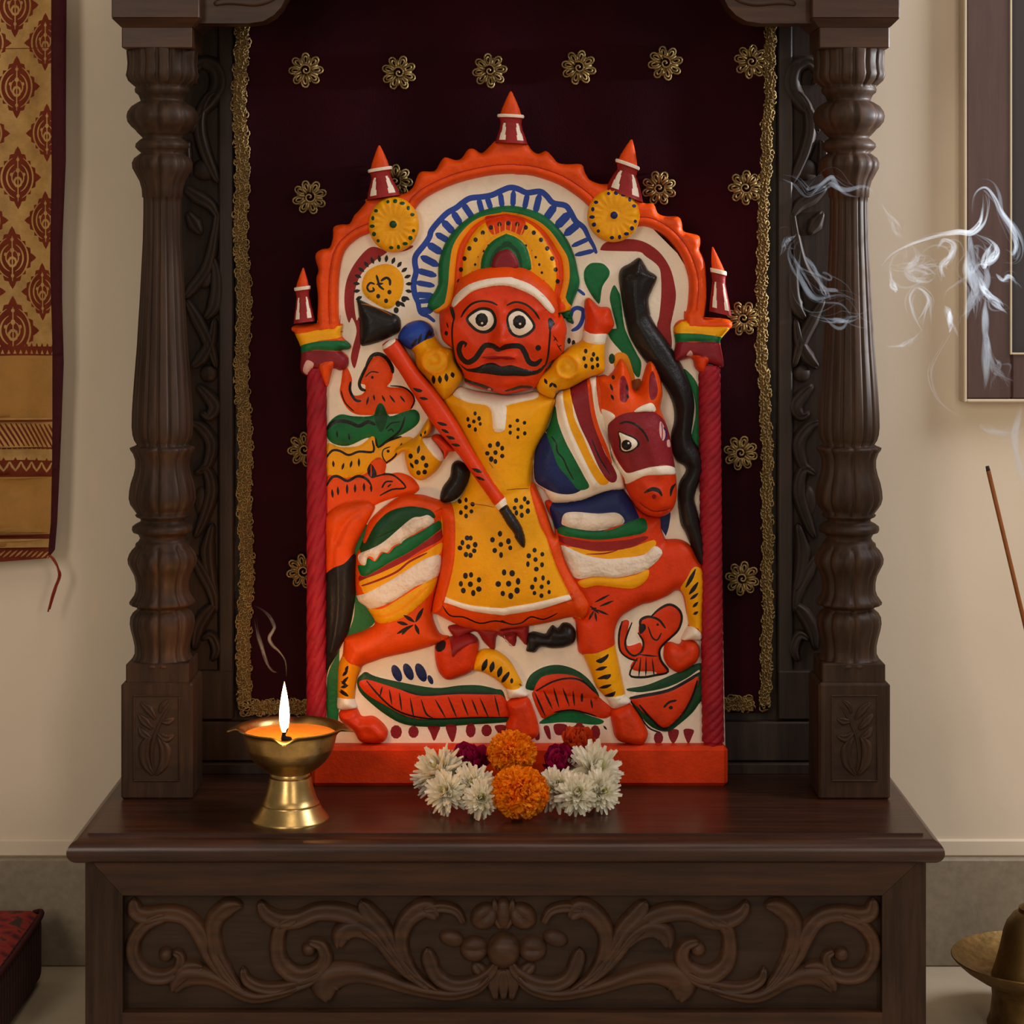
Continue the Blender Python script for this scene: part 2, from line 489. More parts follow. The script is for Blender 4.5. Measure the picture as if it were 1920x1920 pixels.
for x, y, s in ((30, 163, 1), (32, 333, 1), (20, 483, 1), (20, 620, 1.1), (26, 10, 1), (88, 80, .92), (92, 250, .92), (88, 413, .92), (80, 547, .92),
                (-24, 80, .92), (-26, 250, .92), (-30, 413, .92), (-36, 547, .92)):
    LT += motif(x, y, s)
def band(y0, y1, k): return (k, np.array([(-90, y0), (130, y0 - 3), (130, y1 - 3), (-90, y1)], float), 0, 1)
LT.append(band(652, 669, 'r'))
for i in range(18):
    x = -70 + i * 11.0
    LT.append(('r', np.array([(x, 655), (x + 5, 643), (x + 10, 655)]), 0, 1))
    LT.append(('g', np.array([(x + 2, 664), (x + 5, 656), (x + 8, 664)]), 0, 1))
LT.append(band(669, 786, 't')); LT.append(band(896, 1000, 't'))
LT.append(band(789, 793, 'r')); LT.append(band(841, 845, 'r'))
for i in range(22):
    x = -80 + i * 9.5
    LT.append(('r', stroke_poly(np.array([(x, 796), (x + 26, 838)]), 4.2), 0, 1))
    LT.append(('g', ell(x + 3, 843, 1.6, 1.6, 6), 0, 1))
LT.append(band(866, 896, 'r'))
for i in range(9):
    x = -70 + i * 21
    LT.append(('g', stroke_poly(np.array([(x, 868), (x + 10, 884), (x + 20, 868)]), 4.5, None, 2), 0, 1))
    LT.append(('r', np.array([(x + 6, 866), (x + 10, 859), (x + 14, 866)]), 0, 1))
LT.append(band(1003, 1012, 'r'))
LT.append(band(1028, 1056, 'r'))
for i in range(20):
    x = -80 + i * 10.5
    LT.append(('g', stroke_poly(np.array([(x, 1046), (x + 14, 1034)]), 3.4, 'b'), 0, 1))
LT.append(('s', np.array([(-80, 90), (100, 90), (100, 91.5), (-80, 91.5)], float), 0, 1))
hem = np.array([(99, -40), (127, -40), (127, 300), (119, 470), (118, 560), (120, 680), (113, 860), (108, 980), (104, 1030), (96, 1040), (92, 1044), (92, 1022), (96, 980), (98, 860), (99, 640), (96, 500), (101, 320)], float)
LT.append(('h', hem, 0.0012, 6))
tout = np.array([(-80, -40), (127, -40), (127, 300), (119, 470), (118, 560), (120, 680), (113, 860), (108, 980), (104, 1030), (92, 1046), (60, 1050), (-80, 1058)], float)
tap = thing('wall_tapestry', (PX(10, DT), YD(DT), PZ(1050, DT)), 'gold brocade wall hanging with rust diamond motifs and a dark maroon hem', 'tapestry')
wav = lambda X, Z: 0.006 * np.sin(34 * X + 2.0 * Z) + 0.004 * np.sin(11 * Z + 1.0) + 0.004 * np.sin(80 * X)
relief('fabric', tout, LT, {'g': gold.m, 'r': rust, 't': tan_m, 'h': mar, 's': rust}, 'g', DT, tap, flat=True, depth=0.002, spacing=9, sm=1, wave=wav)
th = MB()
base_p = [(94, 1042), (103, 1050), (109, 1064), (113, 1080), (106, 1100), (100, 1120), (92, 1144)]
for k in range(4):
    q = smooth(np.array([(x + random.uniform(-2, 2) * (i > 1), y + random.uniform(-3, 3)) for i, (x, y) in enumerate(base_p[:7 - (k == 2) * 2])]), False, 5)
    th.add(*tube(np.stack([PX(q[:, 0], DT), np.full(len(q), YD(DT) - 0.004 + 0.0006 * k), PZ(q[:, 1], DT)], 1), 0.0009, 6))
th.build('loose_thread', paint('red_thread', rgb(150, 56, 40), 0.8), tap)

# ---------------------------------------------------------------- red woven floor cushion at the left edge
cx1, cyb, cyf = -0.497, 0.30, 0.075
cz = PZ(1700, 2.3)
def rbox(x0, x1, y0, y1, z0, z1, r, n=10):
    """soft box: rounded all over, sides puffed a little"""
    C = np.array([(x0 + x1) / 2, (y0 + y1) / 2, (z0 + z1) / 2]); Hh = np.array([(x1 - x0) / 2, (y1 - y0) / 2, (z1 - z0) / 2])
    mb = MB()
    for ax in range(3):
        for s in (1, -1):
            def fn(u, v):
                p = np.zeros(3); p[ax] = s; p[(ax + 1) % 3] = (2 * u - 1); p[(ax + 2) % 3] = (2 * v - 1) * s
                q = np.sign(p) * np.abs(p) ** 0.8 * Hh if False else p * Hh
                core = np.clip(q, -(Hh - r), Hh - r); dv = q - core; L = np.linalg.norm(dv)
                o = core + dv / (L + 1e-9) * r
                return C + o
            V, F = grid(fn, 26, 26); mb.add(V, F, 0 if (ax == 2 and s == 1) else 1)
    return mb
rug = NT('red_woven_rug'); v = rug.coords((1, 1, 1))
ck = rug.noise(v, 55, 6, 0.75); vo = rug.n('ShaderNodeTexVoronoi'); vo.inputs['Scale'].default_value = 60; rug.l(v, vo.inputs['Vector'])
mxr = rug.n('ShaderNodeMath', operation='MULTIPLY'); rug.l(ck, mxr.inputs[0]); rug.l(vo.outputs['Distance'], mxr.inputs[1])
rug.base(rug.ramp(mxr.outputs[0], [(0.08, rgb(70, 14, 18)), (0.2, rgb(138, 20, 24)), (0.33, rgb(152, 40, 26)), (0.42, rgb(60, 34, 30))]))
rug.set(Roughness=0.95); rug.bump(rug.noise(v, 400, 3), 0.6, 0.002)
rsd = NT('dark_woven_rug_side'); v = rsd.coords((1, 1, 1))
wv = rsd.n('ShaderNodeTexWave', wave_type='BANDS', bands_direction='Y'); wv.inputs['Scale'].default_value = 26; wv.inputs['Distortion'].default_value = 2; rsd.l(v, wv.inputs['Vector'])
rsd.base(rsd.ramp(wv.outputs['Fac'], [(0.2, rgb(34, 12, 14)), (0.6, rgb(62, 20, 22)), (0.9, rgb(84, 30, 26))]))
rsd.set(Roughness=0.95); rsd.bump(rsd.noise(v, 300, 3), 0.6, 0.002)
mb = rbox(cx1 - 0.30, cx1, cyf, cyb, 0.0, cz, 0.016)
cu = thing('floor_cushion', (cx1 - 0.15, (cyf + cyb) / 2, 0), 'thick red woven block cushion on the floor left of the dark shrine', 'cushion')
mb.build('cushion_body', [rug.m, rsd.m], cu)
pp = MB()
for zz in (cz - 0.004,):
    q = [(cx1 - 0.012, cyf + 0.004), (cx1 - 0.001, cyf + 0.016), (cx1 - 0.001, cyb - 0.016), (cx1 - 0.012, cyb - 0.002)]
    pp.add(*tube(smooth(np.array([(a, b, zz - 0.002) for a, b in q]), False, 6), 0.003, 8))
pp.build('piping', paint('dark_piping', rgb(64, 22, 24), 0.9), cu)
# ---------------------------------------------------------------- carved wooden shrine
ZTOP = PZ(1562, 2.0)
HT = 0.3915
shrine = thing('wooden_shrine', (0, 0.17, 0), 'dark carved wooden home shrine with two turned columns on a low plinth', 'shrine')
# plinth
zb = PZ(1612, 1.985)
YB = 0.338
def lab(o, s): o['label'] = s; return o
f = MB()
zt2, z_pt, z_pb = zb, PZ(1680, 2.0), PZ(1900, 2.0)
xp0, xp1 = PX(229, 2.0), PX(1655, 2.0)
XB = 0.3945
def mitre(poly): f.add(*prism([(x, z) for x, z in poly], 0.002, 0.026))
g = 0.0004
mitre([(-XB, zt2 - 0.0), (xp0, z_pt), (xp1, z_pt), (XB, zt2)][::1])
mitre([(-XB, zt2 - g), (-XB, 0.0), (xp0, 0.0), (xp0, z_pt - g)])
mitre([(XB, zt2 - g), (xp1, z_pt - g), (xp1, 0.0), (XB, 0.0)])
mitre([(xp0, z_pb), (xp0, 0.012), (xp1, 0.012), (xp1, z_pb)])
f.M = [0] * 6 + [1] * 12 + [0] * 6
f.build('plinth_frame', [wood_x, wood_z], shrine, smooth_=False)
f = MB()
f.add(*box(-XB, -XB + 0.02, 0.026, YB, 0.0, zb)); f.add(*box(XB - 0.02, XB, 0.026, YB, 0.0, zb)); f.add(*box(-XB, XB, YB - 0.012, YB, 0.0, zb))
f.build('plinth_side', wood_y, shrine, smooth_=False)
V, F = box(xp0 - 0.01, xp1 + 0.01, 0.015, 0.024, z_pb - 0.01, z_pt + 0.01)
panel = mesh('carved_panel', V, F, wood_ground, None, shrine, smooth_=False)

# table top with a bullnose edge: its section swept round three sides
prof = [(0, 0.0), (0.0, -0.0016), (0.0035, -0.0026), (0.008, -0.0034)]
for a in np.linspace(70, -90, 12): prof.append((0.0055 + 0.0115 * math.cos(math.radians(a)), -0.0148 + 0.0112 * math.sin(math.radians(a))))
prof += [(0.0, zb - ZTOP)]
path = [((-HT, YB), (-1, 0)), ((-HT, 0.0), (-1, -1)), ((HT, 0.0), (1, -1)), ((HT, YB), (1, 0))]
V, F = [], []
for (bx, by), (ox, oy) in path:
    for o_, dz in prof: V.append((bx + ox * o_, by + oy * o_, ZTOP + dz))
n = len(prof)
for i in range(3):
    for k in range(n - 1): F.append((i * n + k, i * n + k + 1, (i + 1) * n + k + 1, (i + 1) * n + k))
F.append((0, n, 2 * n, 3 * n)); F.append(tuple((3 - i) * n + n - 1 for i in range(4)))
F.append(tuple(range(n))); F.append(tuple(3 * n + k for k in reversed(range(n))))
mesh('table_top', V, F, wood_top, None, shrine, smooth_=True, auto=35)

# carved acanthus scrolls -------------------------------------------------
def carve(mb, p, w, hgt, y0, d, cent=0.0, n=5, groove=0.25):
    """a carved tendril: p in photo pixels, w its width along the way, rounded back with a chiselled groove"""
    p = smooth(np.asarray(p, float), False, n + 2); m = len(p)
    w = np.interp(np.linspace(0, 1, m), np.linspace(0, 1, len(w)), w)
    sl = np.concatenate([[0], np.cumsum(np.linalg.norm(np.diff(p, axis=0), axis=1))]); ed = np.minimum(sl, sl[-1] - sl) / (0.55 * np.maximum(w, 1)); w = w * np.sqrt(np.clip(1 - (1 - np.clip(ed, 0, 1)) ** 2, 0.03, 1))
    t = np.gradient(p, axis=0); t /= np.linalg.norm(t, axis=1)[:, None] + 1e-9
    nr = np.stack([-t[:, 1], t[:, 0]], 1); K = 9; V, F = [], []
    for i in range(m):
        for k in range(K):
            s = -1 + 2 * k / (K - 1)
            q = p[i] + nr[i] * s * w[i] / 2
            hh = hgt * min(1, w[i] / 14) * (math.sqrt(max(0, 1 - s * s)) - groove * math.exp(-((s - cent) / 0.28) ** 2))
            if abs(s) == 1: hh = -0.001
            V.append((PX(q[0], d), y0 - hh, PZ(q[1], d)))
    for i in range(m - 1):
        for k in range(K - 1): F.append((i * K + k, i * K + k + 1, (i + 1) * K + k + 1, (i + 1) * K + k))
    F.append(tuple(range(K))); F.append(tuple((m - 1) * K + k for k in reversed(range(K))))
    mb.add(V, F)
def blob(mb, cx, cy, rx, ry, hgt, y0, d, ang=0.0, ridge=0.0):
    def fn(u, v):
        a = 2 * PI * u; r = v; x, y = rx * r * math.cos(a), ry * r * math.sin(a)
        ca, sa = math.cos(ang), math.sin(ang)
        h = hgt * math.sqrt(max(0, 1 - r * r)) * (1 - ridge * math.exp(-(math.sin(a) * r / 0.22) ** 2)) - (0.001 if v == 1 else 0)
        return (PX(cx + ca * x - sa * y, d), y0 - h, PZ(cy + sa * x + ca * y, d))
    mb.add(*grid(fn, 20, 7, cu=True))
def q7(s): return [(float(a.split(',')[0]) / 2, 1540 + float(a.split(',')[1]) / 2) for a in s.split()]
half = [  # read on the left half; widths in photo pixels
    (q7('495,300 500,350 540,370 620,360 690,375 740,430 780,510 820,570 870,630 920,660'), [14, 24, 26, 24, 24, 26, 26, 22, 16, 8], 0.0),
    (q7('760,560 690,575 640,640'), [10, 30, 8], 0.0),
    (q7('640,500 670,520 660,570 610,600 540,590 495,530 495,460 540,400 620,365'), [10, 14, 18, 22, 24, 22, 20, 20, 18], 0.0),
    (q7('905,325 850,335 800,380 790,440 805,510 840,580 900,650'), [10, 26, 26, 24, 24, 22, 8], -0.2),
    (q7('905,560 920,610 980,640 1060,640 1150,615 1205,580'), [8, 16, 18, 20, 18, 10], 0.0),
    (q7('640,655 680,600 760,595 830,620 900,660 960,675 1050,660 1120,635'), [16, 34, 28, 22, 20, 18, 14, 8], 0.3),
    (q7('970,310 990,355 1040,385 1110,385 1190,355 1280,360 1360,395 1420,450 1480,530 1540,590 1600,630'), [10, 22, 26, 26, 26, 28, 28, 26, 24, 18, 8], 0.0),
    (q7('1350,310 1380,360 1420,400 1450,440 1490,530 1560,610'), [18, 28, 26, 22, 18, 8], 0.0),
    (q7('1110,375 1050,410 1035,480 1050,550 1110,595 1180,580 1215,530 1200,480 1150,462'), [18, 20, 22, 26, 28, 26, 22, 18, 10], 0.0),
    (q7('1265,490 1280,435 1330,415 1390,440 1440,490 1490,550'), [14, 30, 28, 22, 14, 6], 0.2),
    (q7('1225,690 1215,640 1240,600 1320,585 1410,600 1500,630 1600,655 1700,665 1790,640 1840,590'), [24, 44, 42, 30, 24, 20, 18, 18, 16, 10], 0.3),
    (q7('1640,375 1600,340 1550,360 1510,410 1500,470 1520,540 1570,610 1650,660'), [26, 30, 28, 26, 22, 20, 16, 8], 0.0),
    (q7('1740,400 1710,350 1650,335 1580,345'), [8, 14, 16, 10], 0.0),
    (q7('1600,490 1610,540 1640,600 1700,630 1780,620 1840,580 1860,540'), [16, 24, 22, 22, 22, 18, 10], 0.0),
]
mb = MB(); yp = 0.015
for p, w, c in half:
    w = [a * 1.5 for a in w]
    carve(mb, p, w, 0.0105, yp, 2.0, c, groove=0.35)
    carve(mb, [(2 * 944 - x, y) for x, y in p], w, 0.0105, yp, 2.0, -c, groove=0.35)
for sgn in (1, -1):
    b = lambda x, y, *a: blob(mb, 944 + sgn * (x - 944), y, *a)
    b(908, 1726, 30, 26, 0.010, yp, 2.0, sgn * -0.7, 0.3); b(889, 1788, 29, 26, 0.010, yp, 2.0, 0.0, 0.3)
    b(846, 1768, 26, 17, 0.008, yp, 2.0, 0.3, 0.0); b(900, 1828, 22, 15, 0.006, yp, 2.0, sgn * 0.8, 0.3)
for x_, y_ in ((307, 1797), (577, 1787)):
    for q_ in (x_, 2 * 944 - x_): blob(mb, q_, y_, 15, 15, 0.010, yp, 2.0)
blob(mb, 944, 1790, 34, 36, 0.015, yp, 2.0)
blob(mb, 944, 1720, 17, 32, 0.008, yp, 2.0, 0, 0.0)
for a in (-0.45, 0, 0.45): carve(mb, [(944 + 6 * a, 1822), (944 + 40 * a, 1850), (944 + 30 * a, 1886)], [14, 34, 6], 0.008, yp, 2.0)
for a in (-0.4, 0, 0.4): carve(mb, [(944 + 6 * a, 1752), (944 + 34 * a, 1722), (944 + 44 * a, 1692)], [14, 26, 6], 0.006, yp, 2.0)
mb.build('carved_scrollwork', wood_carve, panel)

# back board with side strips, rails and carved vines -------------------------
DB = 2.25
zr = PZ(1255, DB); zrail = PZ(1346, DB); zhi = PZ(-230, DB)
f = MB()
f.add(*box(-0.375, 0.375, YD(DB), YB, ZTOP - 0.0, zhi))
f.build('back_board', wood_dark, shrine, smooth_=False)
f = MB()
for s in (1, -1):
    x0, x1 = sorted((s * 0.286, s * 0.3015)); f.add(*box(x0, x1, YD(DB) - 0.008, YD(DB) + 0.002, zr - 0.02, zhi, 0.0015))
    x0, x1 = sorted((s * 0.286, s * 0.372)); f.add(*box(x0, x1, YD(DB) - 0.010, YD(DB) + 0.002, zrail - 0.0, zr, 0.0015))
f.add(*box(-0.372, 0.372, YD(DB) - 0.012, YD(DB) + 0.002, ZTOP + 0.012, zrail - 0.002, 0.0015))
f.add(*box(-0.374, 0.374, YD(DB) - 0.018, YD(DB) + 0.002, ZTOP - 0.001, ZTOP + 0.011, 0.0015))
f.build('back_rail', wood_dark, shrine, smooth_=False)
vine = [
    ([(372, 160), (362, 140), (378, 118), (405, 128), (412, 160), (396, 190), (375, 215), (360, 250)], [8, 14, 22, 30, 34, 26, 18, 10]),
    ([(404, 192), (412, 178), (398, 176), (382, 200), (376, 240), (384, 280), (400, 320), (412, 345)], [6, 8, 12, 18, 22, 22, 18, 6]),
    ([(356, 262), (352, 290), (360, 330)], [8, 18, 8]),
    ([(345, 350), (372, 370), (396, 385), (412, 410)], [10, 24, 20, 8]),
    ([(352, 396), (366, 420), (380, 440)], [8, 26, 8]),
    ([(410, 395), (404, 440), (390, 500), (362, 540), (346, 560)], [10, 16, 22, 20, 8]),
    ([(400, 480), (408, 520), (404, 570), (384, 600)], [8, 22, 28, 8]),
    ([(350, 560), (372, 600), (392, 640), (408, 690)], [8, 22, 22, 8]),
    ([(404, 596), (396, 640), (380, 670), (360, 690)], [8, 20, 24, 8]),
    ([(370, 720), (390, 740), (404, 762), (392, 780), (376, 770)], [8, 22, 26, 18, 6]),
    ([(356, 790), (378, 800), (398, 830), (390, 870), (372, 880)], [8, 20, 24, 18, 8]),
    ([(365, 890), (388, 880), (398, 920), (380, 980), (366, 1010)], [8, 18, 24, 18, 6]),
    ([(400, 980), (390, 1030), (396, 1080), (408, 1110)], [8, 26, 22, 6]),
    ([(364, 1040), (380, 1070), (400, 1110), (406, 1150)], [8, 24, 22, 6]),
    ([(408, 1130), (388, 1150), (372, 1180), (366, 1220)], [8, 24, 24, 6]),
    ([(376, 1200), (396, 1190), (408, 1215), (398, 1240)], [6, 18, 20, 6]),
]
yv = YD(DB)
vm = MB()
for p, w in vine:
    for mir in (False, True):
        q = [((2 * 947 - x) if mir else x, y) for x, y in p]
        carve(vm, q, [a * 1.25 for a in w], 0.011, yv, DB, 0.1, groove=0.3)
for mir in (0, 1):
    fx = lambda x: 2 * 947 - x if mir else x
    blob(vm, fx(384), 318, 26, 22, 0.008, yv, DB); blob(vm, fx(388), 520, 16, 24, 0.007, yv, DB, 0.4); blob(vm, fx(392), 700, 18, 18, 0.007, yv, DB); blob(vm, fx(378), 940, 14, 30, 0.006, yv, DB)
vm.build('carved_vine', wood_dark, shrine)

def thing_part(name, loc, par):
    o = bpy.data.objects.new(name, None); o.empty_display_size = 0.02; COL.objects.link(o)
    o.parent = par; o.location = Vector(loc) - ORG[par.name]; ORG[o.name] = Vector(loc); return o
# turned columns ---------------------------------------------------------------
DC, XC = 2.16, 0.3475
# photo rows and half widths of the silhouette
prf = [(92, 62), (97, 66), (108, 65), (120, 64), (132, 65), (142, 67), (152, 63), (160, 54), (164, 49), (168, 51), (174, 50), (179, 44), (186, 41), (190, 40), (193, 46),
       (200, 57), (210, 64), (219, 66), (229, 64), (238, 57), (244, 50), (249, 46), (254, 41), (259, 36), (263, 42), (270, 49), (276, 50), (281, 46), (287, 39), (291, 44),
       (297, 52), (306, 56), (316, 55), (327, 49), (340, 42), (355, 38), (370, 37), (371, 35), (400, 35), (450, 36), (500, 38.5), (550, 41), (600, 44), (650, 47), (700, 51), (740, 54), (775, 56), (800, 56.5), (815, 55), (825, 52), (833, 47),
       (836, 52), (839, 60), (843, 59), (850, 54), (862, 50), (876, 50), (890, 53), (905, 58), (920, 61), (934, 62), (945, 59), (954, 53), (962, 47), (965, 50), (968, 48), (972, 40), (977, 40), (981, 48), (986, 55), (992, 56), (997, 54), (1000, 45), (1008, 41), (1014, 44), (1018, 49),
       (1024, 50), (1030, 56), (1038, 61), (1047, 64), (1056, 63), (1066, 58), (1078, 52), (1092, 49), (1106, 49), (1115, 52), (1122, 57), (1128, 61), (1132, 60), (1135, 51), (1138, 46), (1142, 47),
       (1147, 54), (1156, 59), (1168, 60), (1180, 58), (1195, 54), (1210, 51), (1224, 51), (1232, 55), (1238, 60), (1242, 61), (1243, 59)]
def amp(y):
    """how deep the petals and reeds are cut, and how many of them"""
    if 95 <= y <= 160: return 16, 0.10
    if 193 <= y <= 244: return 8, 0.05
    if 291 <= y < 371: return 8, 0.09
    if 371 <= y <= 833: return 16, 0.085
    if 836 <= y <= 962: return 8, 0.10
    if 1024 <= y <= 1134: return 8, 0.10
    if 1142 <= y <= 1248: return 8, 0.10
    return 8, 0.0
def column(sx):
    cx = sx * XC; cy = YD(DC)
    c = thing_part('column', (cx, cy, ZTOP), shrine)
    P, ys = [], []
    for k, (y, r) in enumerate(prf):
        P.append((S(r, DC) * 1.01, PZ(y, DC))); ys.append(y)
        if k + 1 < len(prf):
            y2, r2 = prf[k + 1]; m = max(1, int((y2 - y) / 8))
            for q in range(1, m):
                t = q / m; P.append((S(r + (r2 - r) * t, DC) * 1.01, PZ(y + (y2 - y) * t, DC))); ys.append(y + (y2 - y) * t)
    P, ys = P[::-1], ys[::-1]
    def mod(th, k, z):
        n, a = amp(ys[k]); g = np.abs(np.sin(n / 2 * th))
        rd = 1 - a * (1 - np.minimum(1, g * 1.7)) ** 1.3
        if n == 8 and a > 0.06: rd = rd - 0.035 * np.exp(-((g - 1) / 0.10) ** 2) * 0.6
        return rd
    V, F = lathe(P, cx, cy, 160, mod)
    mesh('turned_shaft', V, F, wood_z, None, c, origin=(cx, cy, P[0][1]))
    # square blocks
    f = MB()
    h = 0.0357
    f.add(*box(cx - h, cx + h, cy - h, cy + h, ZTOP, PZ(1281, DC - h), 0.0025))
    f.add(*box(cx - 0.0315, cx + 0.0315, cy - 0.0315, cy + 0.0315, PZ(1281, DC - h) - 0.002, PZ(1244, DC - 0.03), 0.0012))
    ped = f.build('pedestal', wood_z, c, smooth_=False)
    # recessed leaf panel: a sunk field framed by a chiselled edge
    yl = cy - h; dl = DC - h
    x0, x1 = cx - 0.0215, cx + 0.0215; z0, z1 = PZ(1462, dl), PZ(1306, dl)
    lf = MB()
    ccx = CX + cx * FOC / dl; off = ccx - 298.5
    L = lambda s: [(x + off if sx < 0 else 2 * ccx - (x + off), y) for x, y in [tuple(map(float, t.split(','))) for t in s.split()]]
    for p, w in (('296,1452 290,1420 294,1385 308,1350 328,1318', [4, 9, 9, 7, 4]), ('294,1455 278,1430 276,1400 288,1378', [4, 22, 24, 6]), ('296,1455 312,1432 314,1405 302,1380', [4, 22, 24, 6]),
                 ('290,1385 274,1376 266,1362', [6, 18, 5]), ('292,1368 276,1352 264,1338', [6, 20, 6]), ('298,1350 284,1330 268,1316', [6, 18, 6]),
                 ('300,1372 316,1384 332,1378', [6, 20, 6]), ('306,1352 320,1352 332,1346', [6, 18, 5]), ('304,1338 310,1322 322,1312', [5, 12, 4])):
        carve(lf, L(p), w, 0.0028, yl - 0.0004, dl, 0.0, groove=0.45)
    lf.build('leaf_carving', wood_z, c)
    fr = MB(); t = 0.0018
    for a in ((x0 - t, x0, z0, z1), (x1, x1 + t, z0, z1), (x0 - t, x1 + t, z1, z1 + t), (x0 - t, x1 + t, z0 - t, z0)):
        fr.add(*box(a[0], a[1], yl - 0.0016, yl + 0.001, a[2], a[3], 0.0007))
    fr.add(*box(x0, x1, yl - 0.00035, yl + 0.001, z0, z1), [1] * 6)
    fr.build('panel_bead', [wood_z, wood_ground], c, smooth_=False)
    f = MB()
    zt = PZ(90, DC - 0.035)
    f.add(*box(cx - 0.035, cx + 0.035, cy - 0.035, cy + 0.035, zt, PZ(50, DC - 0.035), 0.001))
    zc0, zc1 = PZ(51, DC - 0.035), PZ(34, DC - 0.043)
    a, b = 0.0355, 0.0435; V = []
    for hh, zz in ((a, zc0), (b, zc1)):
        V += [(cx - hh, cy - hh, zz), (cx + hh, cy - hh, zz), (cx + hh, cy + hh, zz), (cx - hh, cy + hh, zz)]
    f.add(V, [(3, 2, 1, 0), (0, 1, 5, 4), (1, 2, 6, 5), (2, 3, 7, 6), (3, 0, 4, 7), (4, 5, 6, 7)])
    f.add(*box(cx - b, cx + b, cy - b, cy + b, zc1, PZ(-150, DC - 0.043), 0.001))
    f.build('capital_block', wood_x, c, smooth_=False)
column(-1); column(1)

# scrolled brackets and lintel at the top edge of the picture
DK = 2.15
for s in (1, -1):
    p = [(356, 47), (470, 47), (497, 43), (516, 32), (530, 17), (540, -2), (556, -30), (590, -62), (650, -90), (730, -108), (800, -114), (800, -160), (340, -160), (340, 47)]
    p = [(PX(x if s > 0 else 2 * 946.5 - x, DK), PZ(y, DK)) for x, y in p]
    V, F = prism(p if s < 0 else p[::-1], YD(DK) - 0.016, YD(DK) + 0.016)
    br = mesh('arch_bracket', V, F, wood_x, None, shrine, smooth_=True, auto=30)
    m2 = MB()
    P2 = [(400, 8), (430, 2), (480, 4), (512, -6), (530, -30)]
    carve(m2, [((x if s > 0 else 2 * 946.5 - x), y) for x, y in P2], [10, 16, 18, 16, 6], 0.004, YD(DK) - 0.016, DK - 0.016)
    P2 = [(408, -20), (440, -30), (480, -24), (500, -44)]
    carve(m2, [((x if s > 0 else 2 * 946.5 - x), y) for x, y in P2], [10, 18, 18, 6], 0.004, YD(DK) - 0.016, DK - 0.016)
    m2.build('bracket_carving', wood_x, br)
V, F = box(-0.405, 0.405, YD(DC) - 0.045, YB, PZ(-150, DC), PZ(-225, DC), 0.003)
mesh('lintel', V, F, wood_x, None, shrine, smooth_=False)
# ---------------------------------------------------------------- painted clay relief
DG = 2.195
plq = thing('clay_relief', (PX(970, DG), YD(DG) + 0.015, ZTOP), 'painted clay relief of moustached rider in yellow robe on red horse under an arch', 'relief plaque')
def rel(name, outline, layers, base, keys, d=DG, parent=plq, **kw):
    ks = [base] + [k for k in keys if k != base]
    return relief(name, outline, layers, {k: MATS[k] for k in ks}, base, d, parent, **kw)

horse = thing_part('horse', (PX(1000, DG), YD(DG), PZ(1395, DG)), plq)
rider = thing_part('rider', (PX(950, DG), YD(DG), PZ(1384, DG)), plq)
# base block with rounded edges
bx0, bx1, bz1 = PX(583, 2.178), PX(1365, 2.178), PZ(1400, 2.178)
V, F = box(bx0, bx1, YD(2.178), YD(2.178) + 0.05, ZTOP, bz1, 0.004)
mesh('base_block', V, F, MATS['V'], None, plq, smooth_=False)

# ---- the white ground with everything painted flat on it
ground = []
g = ground.append
g('p R A 850,1340 760,1305 690,1335 600,1445 545,1560 525,1680 530,1800 560,1900 C 585,150 620,250 590,380 575,470 605,545 640,420 652,340 640,150 A 620,1880 602,1750 608,1650 642,1545 705,1462 785,1400 850,1356')
g('s R 5 A 900,1338 990,1330 1060,1300')
g('p R B 775,1322 820,1270 960,1245 1100,1260 1230,1340 1320,1470 1360,1620 1365,1720 1340,1850 D 1325,220 1335,330 1328,390 1285,388 1240,290 1218,210 B 1235,1850 1250,1700 1250,1560 1230,1460 1130,1380 1080,1345 950,1340 800,1335')
# blue scalloped halo line and its rays
g('s B 11 A 1228,1888 1180,1850 1120,1820 1100,1740 1076,1680 1066,1590 1086,1500 1076,1430 1086,1370 1150,1290 1190,1230 1205,1180 1260,1110 1330,1040 1400,1000 1450,960 1510,925 1600,915 1680,900 1750,868 1820,842 B 130,852 200,882 300,872 352,905 405,962 500,982 540,1030 582,1105 645,1155 685,1235 722,1300 742,1352')
for s_ in ('A 1110,1810 1215,1800 34', 'A 1095,1735 1225,1725 22', 'A 1080,1680 1225,1690 30', 'A 1085,1585 1225,1610 26', 'A 1095,1490 1238,1530 30', 'A 1130,1385 1255,1450 34', 'A 1180,1285 1285,1352 36', 'A 1245,1205 1340,1260 30',
           'A 1295,1105 1380,1195 34', 'A 1375,1035 1435,1130 32', 'A 1450,965 1535,1090 30', 'A 1575,930 1605,1045 26', 'A 1640,915 1672,1010 26', 'A 1745,885 1760,995 26', 'B 95,870 90,990 26', 'B 205,890 180,1010 26', 'B 300,895 265,1040 30',
           'B 420,985 345,1090 36', 'B 530,1045 430,1150 40', 'B 610,1120 500,1210 36', 'B 690,1240 555,1300 22', 'B 725,1335 580,1370 22'):
    t = s_.split(); wd = float(t[-1]) * 0.40
    g('s B %.2f %s %s %s' % (wd * 1.0, t[0], t[1], t[2]))
g('s B 8 D 540,170 552,100 592,72 640,95 632,170 600,225 552,250'); g('s B 6 B 600,1640 652,1682'); g('s B 6 D 545,165 560,195')
